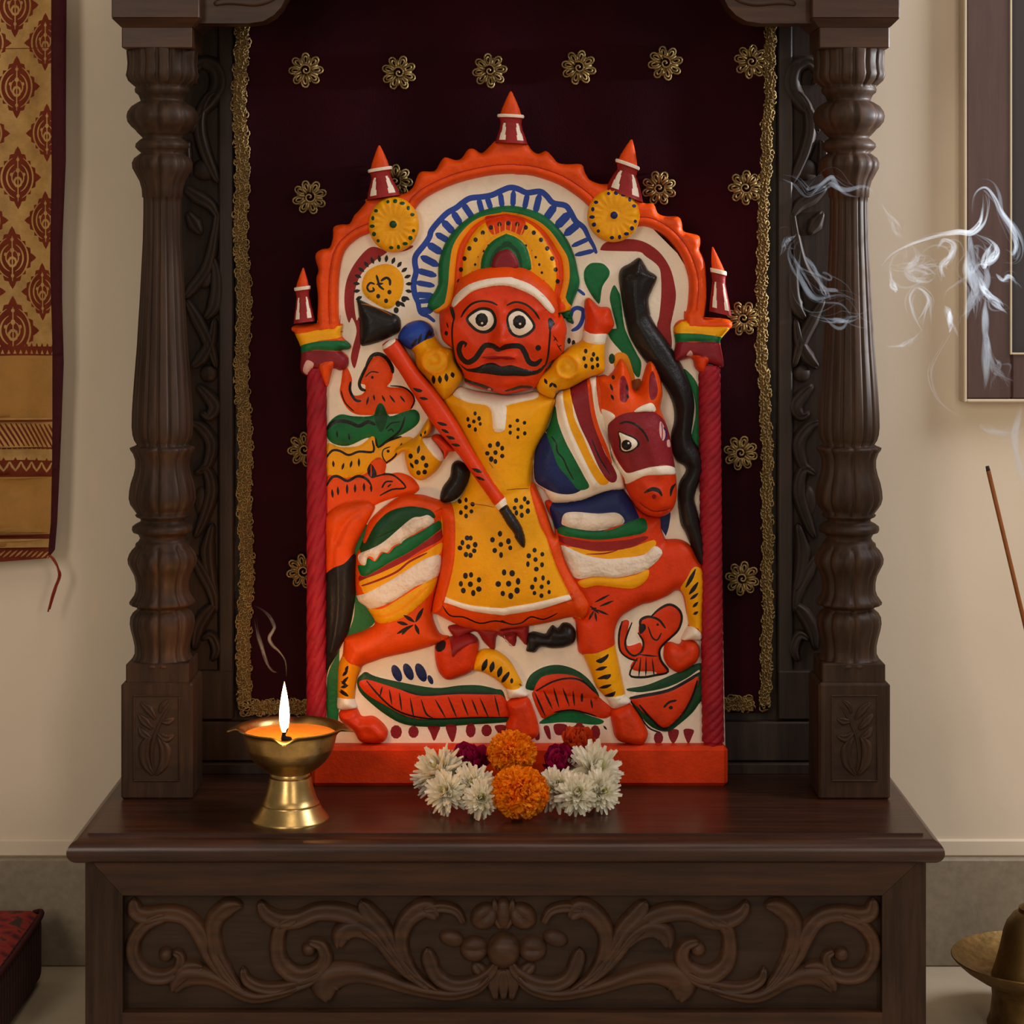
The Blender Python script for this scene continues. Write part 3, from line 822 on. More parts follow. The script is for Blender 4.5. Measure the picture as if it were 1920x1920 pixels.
# sun
g('p Y r1.5/14 A 830,1440 920,1460 980,1530 988,1620 955,1720 870,1792 760,1745 680,1680 662,1590 710,1490')
for a in np.arange(-42, 210, 15.5):
    c, s_ = math.cos(math.radians(a)), -math.sin(math.radians(a))
    g('t K 7 A %.0f,%.0f %.0f,%.0f' % (825 + 182 * c, 1612 + 190 * s_, 825 + 232 * c, 1612 + 242 * s_))
g('s K 4.2 A 762,1598 728,1588 704,1622 722,1654 756,1646 748,1624'); g('s K 4.5 A 776,1528 790,1575 800,1612 834,1640'); g('s K 5 A 812,1572 852,1548 880,1566 882,1606'); g('t K 5 A 775,1600 830,1592')
g('d K 4/4.5 A 878,1660 790,1692 852,1728'); g('d K 5/6 A 945,1752 930,1802 990,1715')
# greens and yellow plume right of the head
g('p G r1.5/8 B 650,1490 690,1440 740,1430 800,1440 845,1490 840,1540 790,1620 770,1745 740,1730 690,1660 650,1570')
g('p G r1.2/6 D 848,-10 880,-105 915,-60 935,0 960,200 1000,310 1060,430 1095,500 1085,600 1060,612 1010,540 950,430 880,350 840,290 832,240 890,235 900,220 870,100')
g('p G D 1415,555 1450,560 1530,660 1552,800 1556,1195 1500,1150 1488,1080 1520,900 1500,740 1420,590')
g('p A r2/10 D 885,440 940,420 990,450 1022,540 1045,640 1000,700 930,640 880,520'); g('d D 6/10 D 865,470'); g('p T D 1010,650 1090,630 1092,740 1050,795 1008,720')
# left stack of animals
g('p O r3/14 C 520,525 500,650 490,740 540,850 620,905 750,912 880,905 1010,890 1060,850 1076,790 1040,722 980,695 862,690 895,640 906,550 880,490 830,450 790,440 740,470 690,540 670,600 650,660 690,680 670,742 600,757 566,700 585,640 560,560')
g('s K 7 C 690,545 735,455 790,432 850,460 895,530 905,580'); g('s K 6 C 708,512 668,590 642,660 655,705 690,718'); g('s K 5 C 575,650 570,720 610,790 655,800')
g('s K 2.5 C 690,612 735,572 795,578'); g('d K 2.5/3 C 745,615'); g('s K 3 C 885,682 985,693 1050,740 1073,800 1045,860')
g('m K 4 C 715,765 700,830 755,750 762,795 820,755 845,805 880,755 922,812 962,760 1000,808'); g('s K 2.5 C 500,720 530,810 600,880')
g('p G r3/14 C 383,1012 430,942 500,905 600,920 750,912 800,818 840,842 880,920 1000,880 1080,870 1116,920 1090,990 980,1062 860,1112 790,1172 760,1112 700,1090 560,1150 450,1140 392,1090')
g('p D C 760,925 802,815 862,925 812,1045'); g('s K 7 C 390,1020 440,968 500,955 570,968 640,995 710,962 765,985'); g('s K 4 C 1000,920 960,1030 860,1112 790,1160 768,1105')
g('s K 2.5 C 850,1020 890,975 960,962'); g('s K 3 C 865,1035 895,1020 910,1040'); g('m K 4 C 468,1035 472,1085 560,1055 566,1105')
g('p Y r2.5/12 C 380,1142 500,1162 640,1150 742,1075 770,1112 790,1172 860,1112 970,1082 1062,1092 1000,1170 940,1232 860,1292 760,1300 700,1362 540,1402 378,1402')
g('s K 4.5 C 384,1245 430,1188 490,1190 560,1222 640,1195 752,1195 745,1110'); g('s K 4 C 770,1090 790,1160 870,1112 970,1078'); g('s K 2.5 C 860,1290 825,1235 832,1180 885,1158'); g('d K 3/3 C 868,1192'); g('s K 3.5 C 840,1292 920,1232 975,1130')
g('m K 5 C 438,1268 442,1315 522,1285 508,1335 585,1268 572,1320 640,1248 640,1312')
g('p O r3.5/16 C 376,1402 540,1402 700,1362 730,1280 800,1240 852,1290 850,1370 950,1360 1040,1390 1092,1440 1112,1490 1062,1532 960,1547 800,1600 600,1700 378,1760')
g('s K 5 C 385,1465 430,1396 480,1390 550,1425 630,1388 700,1410 735,1455'); g('s K 3.5 C 750,1395 850,1372 930,1392 1005,1475 900,1490 805,1538')
g('p K C 735,1290 705,1330 712,1375 742,1402 775,1390 775,1350'); g('s O 2 C 735,1300 735,1390'); g('s K 3.5 C 820,1478 850,1432 905,1428'); g('s K 3 C 865,1470 890,1450')
g('m K 5 C 430,1490 436,1555 475,1470 478,1535 548,1450 548,1525 610,1450 610,1515 680,1440 680,1505 735,1450 737,1510')
# greens behind the tail, and the strip down the left
g('p G E 540,260 575,90 625,10 700,60 690,120 640,300 600,560 660,700 715,800 640,875 480,940 430,1000 420,1120 408,1640 325,1640 322,1270 400,1080 500,880 545,700')
# long fish, blue leaves, small fish
g('p D r2/10 E 600,1242 640,1222 720,1258 900,1300 1200,1352 1400,1332 1560,1330 1700,1360 1765,1390 1810,1590 1790,1632 1500,1652 1200,1672 960,1652 800,1572 650,1452 580,1372 565,1290')
g('p V r1.5/8 E 580,1312 640,1280 760,1312 950,1372 1100,1402 1400,1390 1680,1400 1770,1430 1830,1580 1600,1592 1300,1602 1100,1605 950,1572 800,1492 650,1402')
g('s K 3.6 E 645,1290 740,1402 860,1512 1000,1572 1200,1602 1500,1592 1800,1590'); g('s K 3 E 930,1362 1100,1407 1400,1392 1700,1397')
g('m K 3.6 E 772,1335 755,1415 830,1360 852,1485 912,1385 932,1535 1000,1428 1032,1600 1205,1440 1290,1592 1310,1418 1382,1592 1420,1428 1475,1575 1505,1440 1555,1570 1570,1428 1642,1592 1690,1408 1732,1582'); g('t K 3.6 E 1090,1438 1130,1555 1185,1592')
for x, y, k in ((890, 1232, 1), (985, 1220, 1), (1088, 1226, 1.1), (1165, 1285, .55)):
    q = ell(540 + x * .22917, 980 + y * .22917, 8.5 * k, 17 * k, 14); c = q.mean(0); a = -0.42
    q = (q - c) @ np.array([[math.cos(a), math.sin(a)], [-math.sin(a), math.cos(a)]]) + c
    ground.append(('N', q, 0.001, 5))
g('p D r1.5/8 F 188,1285 228,1192 330,1130 450,1113 580,1150 690,1232 765,1355 700,1370 300,1320 220,1310')
g('p V r2/10 F 255,1310 280,1250 330,1200 450,1182 580,1200 680,1262 760,1360 875,1462 850,1515 780,1532 640,1492 480,1482 340,1535 290,1480 240,1350')
g('s K 3.6 F 272,1312 400,1240 530,1213 640,1240 745,1335'); g('m K 4 F 258,1320 345,1515 330,1310 400,1455 408,1288 452,1445 480,1288 532,1432 560,1310 572,1432 700,1378 712,1452'); g('d K 2.5/9 F 630,1365')
g('p G F 295,1572 420,1490 550,1470 700,1512 802,1552 740,1582 500,1562'); g('s K 3.5 F 415,1482 560,1465 740,1512')
# row of red drops along the foot
g('d M 11/13 E 885,1712'); g('d M 10/11.5 E 1027,1712 1625,1700'); g('d M 9.5/14 E 1495,1698 F 735,1642 610,1620')
g('p M E 1145,1665 1240,1668 1228,1720 1195,1785 1165,1720'); g('p M E 1290,1660 1378,1662 1360,1780 1330,1780'); g('p M E 1690,1665 1780,1660 1770,1740 1740,1745')
g('p M F 262,1630 290,1600 300,1690 268,1698'); g('p M F 330,1600 372,1595 388,1690 360,1680'); g('p M F 412,1580 510,1582 512,1650 430,1660'); g('p M F 570,1590 650,1590 640,1660 600,1655')
g('d M 9/12 F 1230,1685'); g('p M F 1310,1622 1385,1622 1380,1680 1345,1728 1312,1680'); g('p M F 1425,1622 1505,1622 1490,1680 1460,1728'); g('p M F 1580,1640 1612,1630 1600,1700 1585,1700')
g('m K 4 F 800,1590 825,1620')
# peacock and boat at the lower right
g('p V r2/8 F 1080,890 1075,820 1100,752 1170,728 1230,682 1320,640 1390,680 1412,742 1390,820 1320,900 1250,962 1230,1040 1300,1170 1180,1180 1012,1140 1070,1040 1110,1000 1112,930')
g('p V r1.5/6 F 945,772 1000,772 982,880 985,960 1040,955 1090,940 1100,1000 1050,1075 960,1042 920,960 915,860')
g('p W F 1020,1165 1200,1165 1195,1205 1060,1212 1005,1192')
g('s K 4.6 F 1178,728 1240,672 1318,640 1388,678 1412,748 1382,842 1302,920 1240,992 1250,1080 1305,1165 1200,1195 1100,1210 1005,1190 1062,1060'); g('s K 4.6 F 1088,815 1090,762 1150,735 1230,757 1282,822')
g('s K 4 F 1070,862 1110,930 1100,1002 1040,1040 985,1000 970,922 1022,782'); g('s K 3.6 F 945,772 920,880 930,1000 1000,1062 1065,1078'); g('s K 3 F 1148,812 1180,895 1220,915 1250,862'); g('d K 2.5/2.5 F 1222,795')
g('p K F 1080,800 1120,790 1130,830 1085,870'); g('m K 3.4 F 1090,1050 1075,1215 1132,1050 1130,1205 1180,1060 1196,1205 1080,1030 1222,1045')
g('p D r1.5/8 F 978,1302 1100,1280 1200,1248 1400,1162 1557,1098 1612,1200 1612,1375 1560,1402 1500,1482 1400,1572 1300,1635 1180,1602 1080,1502 1005,1382 1030,1340')
g('p W F 985,1318 1100,1325 1300,1285 1450,1215 1545,1150 1520,1200 1300,1310 1040,1365')
g('p V r2/8 F 1015,1365 1300,1312 1540,1202 1482,1382 1402,1502 1282,1602 1180,1542 1080,1452')
g('s K 5.5 F 1012,1370 1100,1352 1300,1312 1440,1242 1552,1172'); g('s K 3.2 F 1000,1372 1060,1472 1150,1602 1245,1642'); g('s K 5 F 1080,1422 1180,1542 1280,1612 1400,1522 1490,1372 1532,1232'); g('s K 4.4 F 1270,1440 1312,1400 1368,1386'); g('d K 4/3.5 F 1325,1442')
g('p N D 1240,1700 1320,1660 1312,1780 1290,1850 F 1285,100 1240,20'); g('d K 3.5/6 D 530,330 565,348')
g_out = 'X 606,1404 X 604,1000 604,700 590,640 600,560 628,500 668,430 720,390 780,350 850,316 920,304 980,304 1040,316 1100,350 1160,385 1220,425 1270,475 1310,540 1322,620 1345,690 1352,1000 1360,1404'
rel('painted_ground', g_out, ground, 'W', 'ROYGBKNDAVTM', flat=True, sharp=True, depth=0.03, spacing=6)

# ---- orange arch with a scalloped rim
arch_in = 'C 490,235 495,130 A 485,1900 480,1700 490,1500 530,1340 620,1250 720,1200 860,1150 1040,1060 1110,970 1200,900 1400,810 1650,750 1830,735 B 120,740 250,752 450,820 620,932 700,1010 780,1100 1000,1160 1060,1148 1150,1152 1280,1222 1390,1352 1450,1500 1467,1620 1450,1800 D 1430,100 1430,200'
arch_out = 'D 1440,262 1600,262 1785,240 1785,165 1600,150 B 1590,1830 1605,1700 1598,1500 1582,1400 1548,1330 1556,1280 1548,1222 1490,1202 1422,1182 1412,1118 1382,1070 1280,1066 1222,1040 1190,970 1110,962 1040,900 900,820 800,815 755,808 690,780 652,720 626,660 520,660 442,648 400,600 350,556 290,578 240,552 190,490 120,470 -10,470 A 1700,480 1660,520 1600,572 1540,540 1490,545 1442,612 1390,626 1310,605 1270,652 1230,712 1140,715 1100,742 1060,842 990,890 900,900 700,930 690,960 630,1030 600,1062 565,1126 500,1130 440,1152 435,1232 410,1312 355,1322 306,1352 299,1402 322,1490 304,1560 318,1700 312,1850 C 300,195 130,212 128,262 300,300 505,262'
ridges = []
inn = pts(arch_in); 
def offs(line, k):
    t = np.gradient(line, axis=0); t /= np.linalg.norm(t, axis=1)[:, None]; return line + k * np.stack([t[:, 1], -t[:, 0]], 1)
sm_in = smooth(inn, False, 4)
lay = [('R', stroke_poly(offs(inn, 17)[2:-2], 1.6, None, 3), 0, 1)]
br_ = [(-1.8, 2.2, offs(sm_in, 17)), (1.2, 5, offs(sm_in, 9)), (-1.0, 2.0, offs(sm_in, 26)), (1.2, 6, offs(sm_in, 33))]
arch = rel('arch_border', arch_in + ' ' + arch_out, lay, 'O', 'OR', H=0.012, w=14, depth=0.028, spacing=5, bumps=br_, sm=3)

# ---- finials: turned cones with white windows
def finial(tip, ringL, ringR, footL, footR):
    """tip, ring ends and foot ends in photo pixels; the turned form leans with them"""
    tip, rl, rr, fl, fr = map(np.array, (tip, ringL, ringR, footL, footR))
    rc, fc = (rl + rr) / 2, (fl + fr) / 2; rw, fw = np.linalg.norm(rr - rl) / 2, np.linalg.norm(fr - fl) / 2
    up = tip - rc; Lc = np.linalg.norm(up); Lb = np.linalg.norm(fc - rc)
    st = [(fc, fw), (fc * .75 + rc * .25, fw * .86), (fc * .5 + rc * .5, fw * .70), (fc * .28 + rc * .72, rw * .80), (fc * .12 + rc * .88, rw * .86), (fc * .07 + rc * .93, rw * 1.0), (rc, rw * 1.04), (rc + up * .05, rw * .98), (rc + up * .07, rw * .80),
          (rc + up * .3, rw * .66), (rc + up * .6, rw * .42), (rc + up * .85, rw * .2), (rc + up * .96, rw * .1), (tip, 0.4)]
    C_ = smooth(np.array([s[0] for s in st]), False, 6); R_ = np.interp(np.linspace(0, len(st) - 1, len(C_)), range(len(st)), [s[1] for s in st])
    n = 96; th = np.linspace(0, 2 * PI, n, endpoint=False); V, F, M = [], [], []
    side = np.array([rr - rl]).reshape(2); side = side / np.linalg.norm(side); y0 = YD(DG) - 0.006
    for c, r in zip(C_, R_):
        for t in th:
            q = c + side * r * math.sin(t); V.append((PX(q[0], DG), y0 - S(r, DG) * 0.75 * math.cos(t), PZ(q[1], DG)))
    for k in range(len(C_) - 1):
        u = k / 6.0
        for i in range(n):
            j = (i + 1) % n; F.append((k * n + i, k * n + j, (k + 1) * n + j, (k + 1) * n + i))
            a = math.degrees((th[i] + th[j if j else i]) / 2); a = (a + 180) % 360 - 180
            if u < 5: m = 1
            elif u < 7: m = 2
            else: m = 0
            if 0.35 < u < 3.0 and any(abs(a - q) < (17 - 3.2 * u) for q in (-38, 38, -110, 110)): m = 2
            M.append(m)
    F.append(tuple(range((len(C_) - 1) * n, len(C_) * n)))
    mesh('finial', V, F, [MATS['O'], MATS['R'], MATS['W']], M, arch)
finial((958, 172), (933, 217), (982, 219), (928, 270), (990, 270))
finial((711.5, 273), (691, 321), (735, 314), (688, 376), (752, 366))
finial((1184, 262), (1154, 300), (1198, 316), (1136, 352), (1204, 384))
finial((569.5, 502), (553, 541), (583, 537), (551, 604), (592, 604))
finial((1335, 463), (1331, 504), (1361, 511), (1328, 588), (1371, 588))

# ---- flower rosettes on the arch
def rosette(cx, cy, rx, ry, cen_key):
    out = ell(cx, cy, rx, ry, 40); ly = []; bm = []
    n = 18
    for i in range(n):
        a = 2 * PI * i / n + 0.1
        bm.append((-1.6, 2.6, np.array([(cx + k * rx * math.cos(a), cy + k * ry * math.sin(a)) for k in (0.22, 0.6, 0.95)])))
        if i % 6 != 5: ly.append((cen_key, ell(cx + .84 * rx * math.cos(a + .17), cy + .84 * ry * math.sin(a + .17), 3.2 + (i % 3), 3.4 + (i % 2), 9), 0, 1))
    ly.append((cen_key, ell(cx, cy, 7, 7, 14), 0.0015, 6))
    rel('rosette', out, ly, 'Y', 'Y' + cen_key, parent=arch, d=DG - 0.012, H=0.010, w=16, depth=0.02, spacing=3.5, bumps=bm, sm=1)
rosette(738, 421, 47, 52, 'D'); rosette(1150.5, 404, 49, 50, 'N')

# ---- twisted side columns and their capitals
def rope(x0, y0, x1, y1, r, tw):
    za, zb_ = PZ(y1, DG), PZ(y0, DG); rm = S(r, DG); n = 330
    P = [(rm * (1 if 2 < k < n - 3 else 0.86), za + (zb_ - za) * k / (n - 1)) for k in range(n)]
    V, F = lathe(P, 0, 0, 48, lambda th, k, z: 1 - 0.13 * (1 - np.abs(np.sin(3 * th - tw * z))) ** 1.5)
    for v in V:
        t = (v[2] - za) / (zb_ - za); v[0] += PX(x1 + (x0 - x1) * t, DG); v[1] = v[1] * 0.9 + YD(DG) - 0.005
    mesh('rope_column', V, F, MATS['C'], None, plq)
rope(595, 690, 594, 1398, 19, 170); rope(1329, 685, 1336, 1394, 21, 330)
rel('capital', 'C 128,250 150,225 300,215 420,205 505,195 512,215 505,290 575,360 565,395 500,405 552,450 553,530 495,562 440,545 425,580 392,690 345,620 300,560 240,605 182,560 185,430 180,370',
    ['p Y C 120,285 240,262 510,205 505,295 340,325 180,368', 'p G r2/8 C 182,405 200,362 350,328 540,328 575,368 545,402 400,402 300,398 190,430', 'p M C 185,432 300,402 400,405 500,418 560,470 550,532 490,565 430,542 380,520 300,560 240,602 178,560',
     'p O r3/10 C 338,520 390,490 446,492 430,570 390,692 348,620', 'p P C 238,480 285,492 292,520 252,592 208,560'], 'O', 'OYGMP', H=0.014, w=14, depth=0.01, spacing=4)
rel('capital', 'D 1345,230 1400,165 1500,175 1640,195 1785,200 1785,235 1722,310 1712,345 1738,520 1690,530 1620,512 1600,560 1575,592 1515,545 1490,470 1420,480 1340,492 1360,350',
    ['p Y D 1345,232 1440,168 1600,208 1785,228 1722,306 1560,272 1370,266', 'p G r2/8 D 1350,312 1370,270 1560,275 1722,302 1712,346 1500,330 1358,342', 'p M r2/8 D 1358,346 1500,340 1702,346 1738,522 1690,532 1620,512 1560,450 1490,440 1420,472 1338,492',
     'p V r3/10 D 1478,470 1590,450 1612,500 1575,592 1510,542', 'p P D 1440,440 1470,400 1490,440'], 'O', 'OYGMVP', H=0.014, w=14, depth=0.01, spacing=4)

# ---- halo behind the head
ho = pts('A 1238,1825 1258,1600 1260,1450 1290,1330 1340,1230 1440,1120 1560,1040 1700,995 1830,983 B 180,1000 320,1050 420,1130 510,1240 570,1370 600,1500 612,1600 565,1730 545,1800 560,1880 D 555,190 520,180 470,110 B 470,1870')
hc = np.array([955.0, 548.0])
hi_ = pts('A 1262,1840 1310,1745 1338,1600 1350,1450 1380,1290 1480,1150 1600,1072 1750,1040 B 10,1033 150,1052 280,1102 380,1182 460,1292 520,1400 532,1550 500,1700 478,1820')
def scl(k, kx=None): return hc + (hi_ - hc) * np.array([kx or k, k])
lay = [('A', smooth(hi_), 0, 1), ('O', smooth(scl(0.972, 0.90)), 0, 1), ('Y', smooth(scl(0.945, 0.78)), 0.004, 14)]
top = scl(0.885)
lay.append(('V', smooth(pts('A 1625,1080 1700,1062 1790,1050 B 40,1050 120,1070 190,1115 160,1215 60,1190 A 1790,1182 1680,1210')), 0, 1))
for i, a in enumerate(np.linspace(-172, -8, 17)):
    c, s_ = math.cos(math.radians(a)), math.sin(math.radians(a))
    ex, ey = 100, 128
    lay.append(('K', ell(953 + ex * c * 0.93, 545 + ey * s_ * 0.985, 4.2, 4.6, 9), 0, 1))
    if i not in (7, 8, 9): lay.append(('K', ell(951 + 68 * c, 540 + 92 * s_, 2.4, 2.8, 8), 0, 1))
for a in np.linspace(-125, -62, 9):
    c, s_ = math.cos(math.radians(a)), math.sin(math.radians(a))
    lay.append(('A', stroke_poly(np.array([(951 + 66 * c, 540 + 98 * s_), (953 + 84 * c, 540 + 124 * s_)]), 2.4, 'b'), 0, 1))
q = pts('A 1590,1520 1600,1400 1640,1310 1700,1250 1790,1205 B 40,1205 120,1235 190,1300 225,1400 235,1480')
lay.append(('A', stroke_poly(offs(smooth(q, False, 2), 5), 4, None, 2), 0, 1))
lay.append(('G', np.vstack([smooth(q, False, 4), pts('B 100,1560 A 1700,1560')]), 0.005, 10))
lay.append(('D', stroke_poly(offs(smooth(q, False, 2), -19), 7, None, 2), 0, 1))
lay.append(('M', smooth(pts('A 1680,1480 1690,1400 1730,1345 1800,1325 B 80,1340 120,1390 135,1470 80,1520 A 1750,1520')), 0.005, 9))
rel('halo', ho, lay, 'G', 'GAOYVKDM', H=0.010, w=10, depth=0.012, spacing=4.5, bumps=[(-3.5, 5, scl(0.955, 0.86))], parent=rider)

# ---- club head at the upper left
rel('club_head', 'A 625,1715 700,1745 760,1772 870,1812 C 950,140 968,205 950,262 860,312 790,342 700,366 652,356 645,200 630,60', ['t T 3 C 660,40 760,60 900,130'], 'K', 'KT', H=0.013, w=26, depth=0.01, spacing=4)

# ---- horse: tail, body, legs, neck, head
rel('horse_tail', 'C 376,1700 430,1640 540,1592 700,1582 765,1620 745,1680 690,1780 E 545,220 560,300 555,500 540,700 500,880 450,980 400,1080 340,1180 310,1235 302,900 300,600 305,420 300,0',
    ['p K E 308,420 380,355 470,318 540,250 562,300 556,500 541,700 501,880 451,982 400,1082 340,1182 305,1240 298,900 300,500', 'h 1.2 3 E 340,420 350,700 330,1050', 'h 1.2 3 E 420,380 420,700 370,1050', 'h 1.2 3 E 490,350 480,700 420,1000', 'h -3 6 C 470,1900 560,1720 700,1640 760,1610', 'h -1.5 4 E 370,350 380,180 C 500,1760'],
    'O', 'OK', H=0.014, w=26, depth=0.008, spacing=4, parent=horse)
body = ['p O C 640,1900 720,1700 900,1600 1050,1540 1200,1560 1330,1610',
    'p D r2/10 C 690,1905 740,1810 800,1722 900,1645 1050,1612 1200,1640 1240,1700 1180,1700 1050,1730 950,1800 860,1880 780,1935 E 728,180 640,260 588,210 600,130',
    'p F r3/10 E 602,235 576,275 600,322 642,328 660,262 700,265 720,292 770,222 820,225 870,172 930,150 C 960,1925 1000,1872 1080,1822 1130,1792 1232,1735 1190,1678 1130,1690 1060,1702 950,1792 860,1870 780,1922',
    'p G r2/10 C 1000,1872 1080,1832 1150,1792 1232,1742 1272,1728 1292,1770 1262,1832 E 1260,40 1150,118 1000,222 850,302 700,392 620,422 588,392 580,335 640,332 662,270 720,298 780,230 830,232 880,180 930,155',
    'p R E 1265,50 1255,125 1100,205 950,302 800,375 600,462 592,415 620,424 700,394 850,304 1000,224 1150,120',
    'p Y E 1262,150 1252,235 1160,272 1050,325 900,422 760,502 640,560 610,520 600,462 800,378 1000,282 1120,225', 's R 4 E 610,500 760,445 900,380 1000,300 1140,230',
    'p F r3/12 E 1252,255 1232,422 1050,502 900,602 750,672 650,692 572,642 555,598 640,560 760,500 900,420 1050,322 1150,270',
    'p Y r2/10 E 1215,430 1190,542 1080,652 950,752 800,802 712,792 650,702 780,682 900,612 1060,512',
    's A 5 E 680,740 800,740 950,670 1150,500',
    'p A E 452,1085 500,1122 592,1172 570,1242 548,1332 540,1432 408,1416 414,1180', 'p W r1.5/6 E 405,1425 545,1436 562,1512 415,1525',
    'm K 6 E 500,1150 478,1195 498,1185 455,1235 500,1240 448,1300 500,1310 440,1330', 't K 7 E 438,1350 500,1400', 't K 5 E 425,1365 495,1390', 't K 5.5 E 492,1310 442,1280',
    't K 8 E 1050,790 1110,682', 't K 7 E 1040,790 955,735', 't K 7 E 985,812 900,790', 't K 7 E 1030,815 900,885', 't K 7 E 1045,810 1078,890', 's K 4 E 1000,830 940,890']
rel('horse_body', 'E 470,935 560,902 640,872 712,815 640,690 560,600 552,300 590,200 C 680,1860 720,1740 830,1630 960,1545 1100,1530 1210,1555 1330,1610 E 1275,0 1290,150 1272,330 1210,560 1180,740 1240,900 1320,930 1200,1000 1000,1058 800,1102 690,1140 612,1172 590,1215 562,1290 545,1430 560,1515 415,1525 405,1420 412,1180 445,1080 455,990',
    body, 'O', 'OKDWGRYAF', H=0.017, w=34, depth=0.006, spacing=4.5, bumps=[(2.5, 5, pts('C 700,1850 830,1650 1000,1560 1200,1580 1320,1640 E 1270,120 1250,330 1200,560'))], parent=horse)
rel('hoof', 'E 428,1535 555,1512 605,1580 700,1580 780,1640 818,1710 792,1782 700,1802 590,1782 535,1700 430,1612', ['h 2 8 E 620,1600 720,1660 780,1720'], 'V', 'V', H=0.017, w=18, depth=0.006, spacing=3.5, parent=horse)
chest = ['p N D 380,1620 430,1580 600,1570 800,1500 930,1480 1000,1560 1052,1650 1062,1722 900,1760 700,1830 440,1805 390,1700',
    'p G r2/10 D 430,1800 500,1770 700,1808 860,1790 1000,1730 1112,1708 1128,1802 1000,1842 760,1872 560,1852 465,1835',
    'p F r4/14 D 468,1740 490,1670 580,1655 750,1668 880,1660 940,1690 952,1742 870,1772 800,1795 700,1802 560,1782 488,1762',
    'p R F 450,92 700,132 950,122 1112,90 1135,110 1000,165 800,195 600,175 470,145', 'p Y F 520,172 700,198 850,192 1000,182 1182,120 1192,180 1100,232 950,258 800,262 640,235', 't R 5 F 540,165 760,200 1000,170 1130,110', 't R 3 F 660,230 800,225 900,200',
    'p F r3/10 F 462,165 640,232 800,264 960,257 1110,232 1192,168 1252,220 1180,312 1080,372 900,412 740,402 590,422 528,352', 'p Y r2/8 F 598,442 740,405 900,415 1050,387 1142,350 1132,422 1040,492 900,490 750,472 640,492',
    'p Y F 630,1045 740,1000 860,958 905,960 930,1150 975,1345 800,1358 745,1290', 'p W r1.5/6 F 815,1360 975,1340 1012,1402 880,1452',
    'p K F 735,1060 790,1030 832,1008 825,1040 775,1078', 'm K 7 F 735,1135 820,1105 750,1205 850,1165 765,1280 855,1245', 'p K F 800,1350 830,1322 888,1298 865,1342', 't K 9 F 790,1195 850,1175',
    'p Y F 1495,335 1565,362 1595,480 1580,700 1572,885 1532,812 1465,795 1448,680 1430,570 1395,500 1440,420', 'p W r2/8 F 1428,832 1490,800 1552,850 1565,922 1405,912',
    'm K 8 F 1435,490 1510,350 1462,545 1530,450', 'm K 6 F 1470,585 1530,535 1490,645 1530,605 1495,702 1530,680',
    'm K 4.5 F 725,605 842,545 765,635 872,592 735,660 832,702 680,745 720,670 740,752 728,680 690,635 760,690 700,660 740,650']
rel('horse_chest', 'D 340,1590 430,1575 600,1560 800,1495 930,1475 1010,1560 1070,1640 1150,1690 1240,1702 1252,1800 1282,1880 F 1290,128 1400,130 1482,180 1532,280 1585,360 1597,500 1582,700 1572,900 1480,915 1405,915 1440,830 1462,790 1445,690 1420,570 1372,528 1300,572 1180,622 1100,640 1000,692 932,742 892,830 890,950 920,1100 950,1250 972,1342 1012,1402 880,1455 815,1365 742,1282 690,1150 640,1042 598,990 580,780 560,740 640,700 540,480 430,200 420,80 D 400,1740',
    chest, 'V', 'VNGWRYKF', H=0.016, w=30, depth=0.006, spacing=4.5, parent=horse)
rel('hoof', 'F 860,1462 990,1410 1060,1480 1132,1602 1147,1662 1100,1732 990,1722 900,1690 870,1602', [], 'V', 'V', H=0.018, w=18, depth=0.006, spacing=3.5, parent=horse)
rel('hoof', 'F 1268,1000 1278,955 1320,930 1390,948 1430,905 1520,930 1552,1000 1530,1080 1460,1132 1382,1167 1310,1130 1270,1060', [], 'V', 'V', H=0.018, w=18, depth=0.006, spacing=3.5, parent=horse)
neck = ['p N D 262,1200 340,1040 400,1180 480,1340 560,1410 625,1470 560,1512 450,1512 330,1470 258,1400',
    'p G D 420,838 442,960 500,1110 560,1222 640,1370 682,1460 600,1482 540,1412 440,1292 400,1182 348,1030 380,960', 's K 3 D 390,1070 425,1120 435,1185 480,1240 512,1312 560,1402',
    'p Y D 478,735 545,685 560,900 640,1080 700,1222 770,1340 835,1422 770,1442 700,1352 600,1150 520,960', 'p M D 540,690 672,628 692,850 742,1030 802,1190 862,1290 898,1372 882,1422 830,1412 760,1312 680,1130 590,930', 't K 3 D 700,1080 760,1230 850,1370',
    'p O D 668,630 692,640 722,850 762,1000 832,1172 862,1282 820,1222 740,1040 690,860',
    'p O D 740,615 830,600 880,640 900,850 830,890 765,870', 'h 2.5 4 D 455,760 475,900 560,1140 650,1320 720,1450', 'h 2 3 D 712,650 725,850 765,1000 840,1160', 'h 2 4 D 350,1520 500,1560 700,1530 960,1450']
rel('horse_neck', 'D 430,745 540,690 690,612 760,605 860,590 900,700 900,900 860,1000 850,1100 880,1250 965,1330 965,1445 950,1490 800,1512 620,1582 440,1600 380,1580 330,1500 256,1430 246,1260 300,1100 370,1000 415,840',
    neck, 'W', 'WNGKYMO', H=0.020, w=34, depth=0.006, spacing=4.5, d=DG - 0.002, parent=horse)
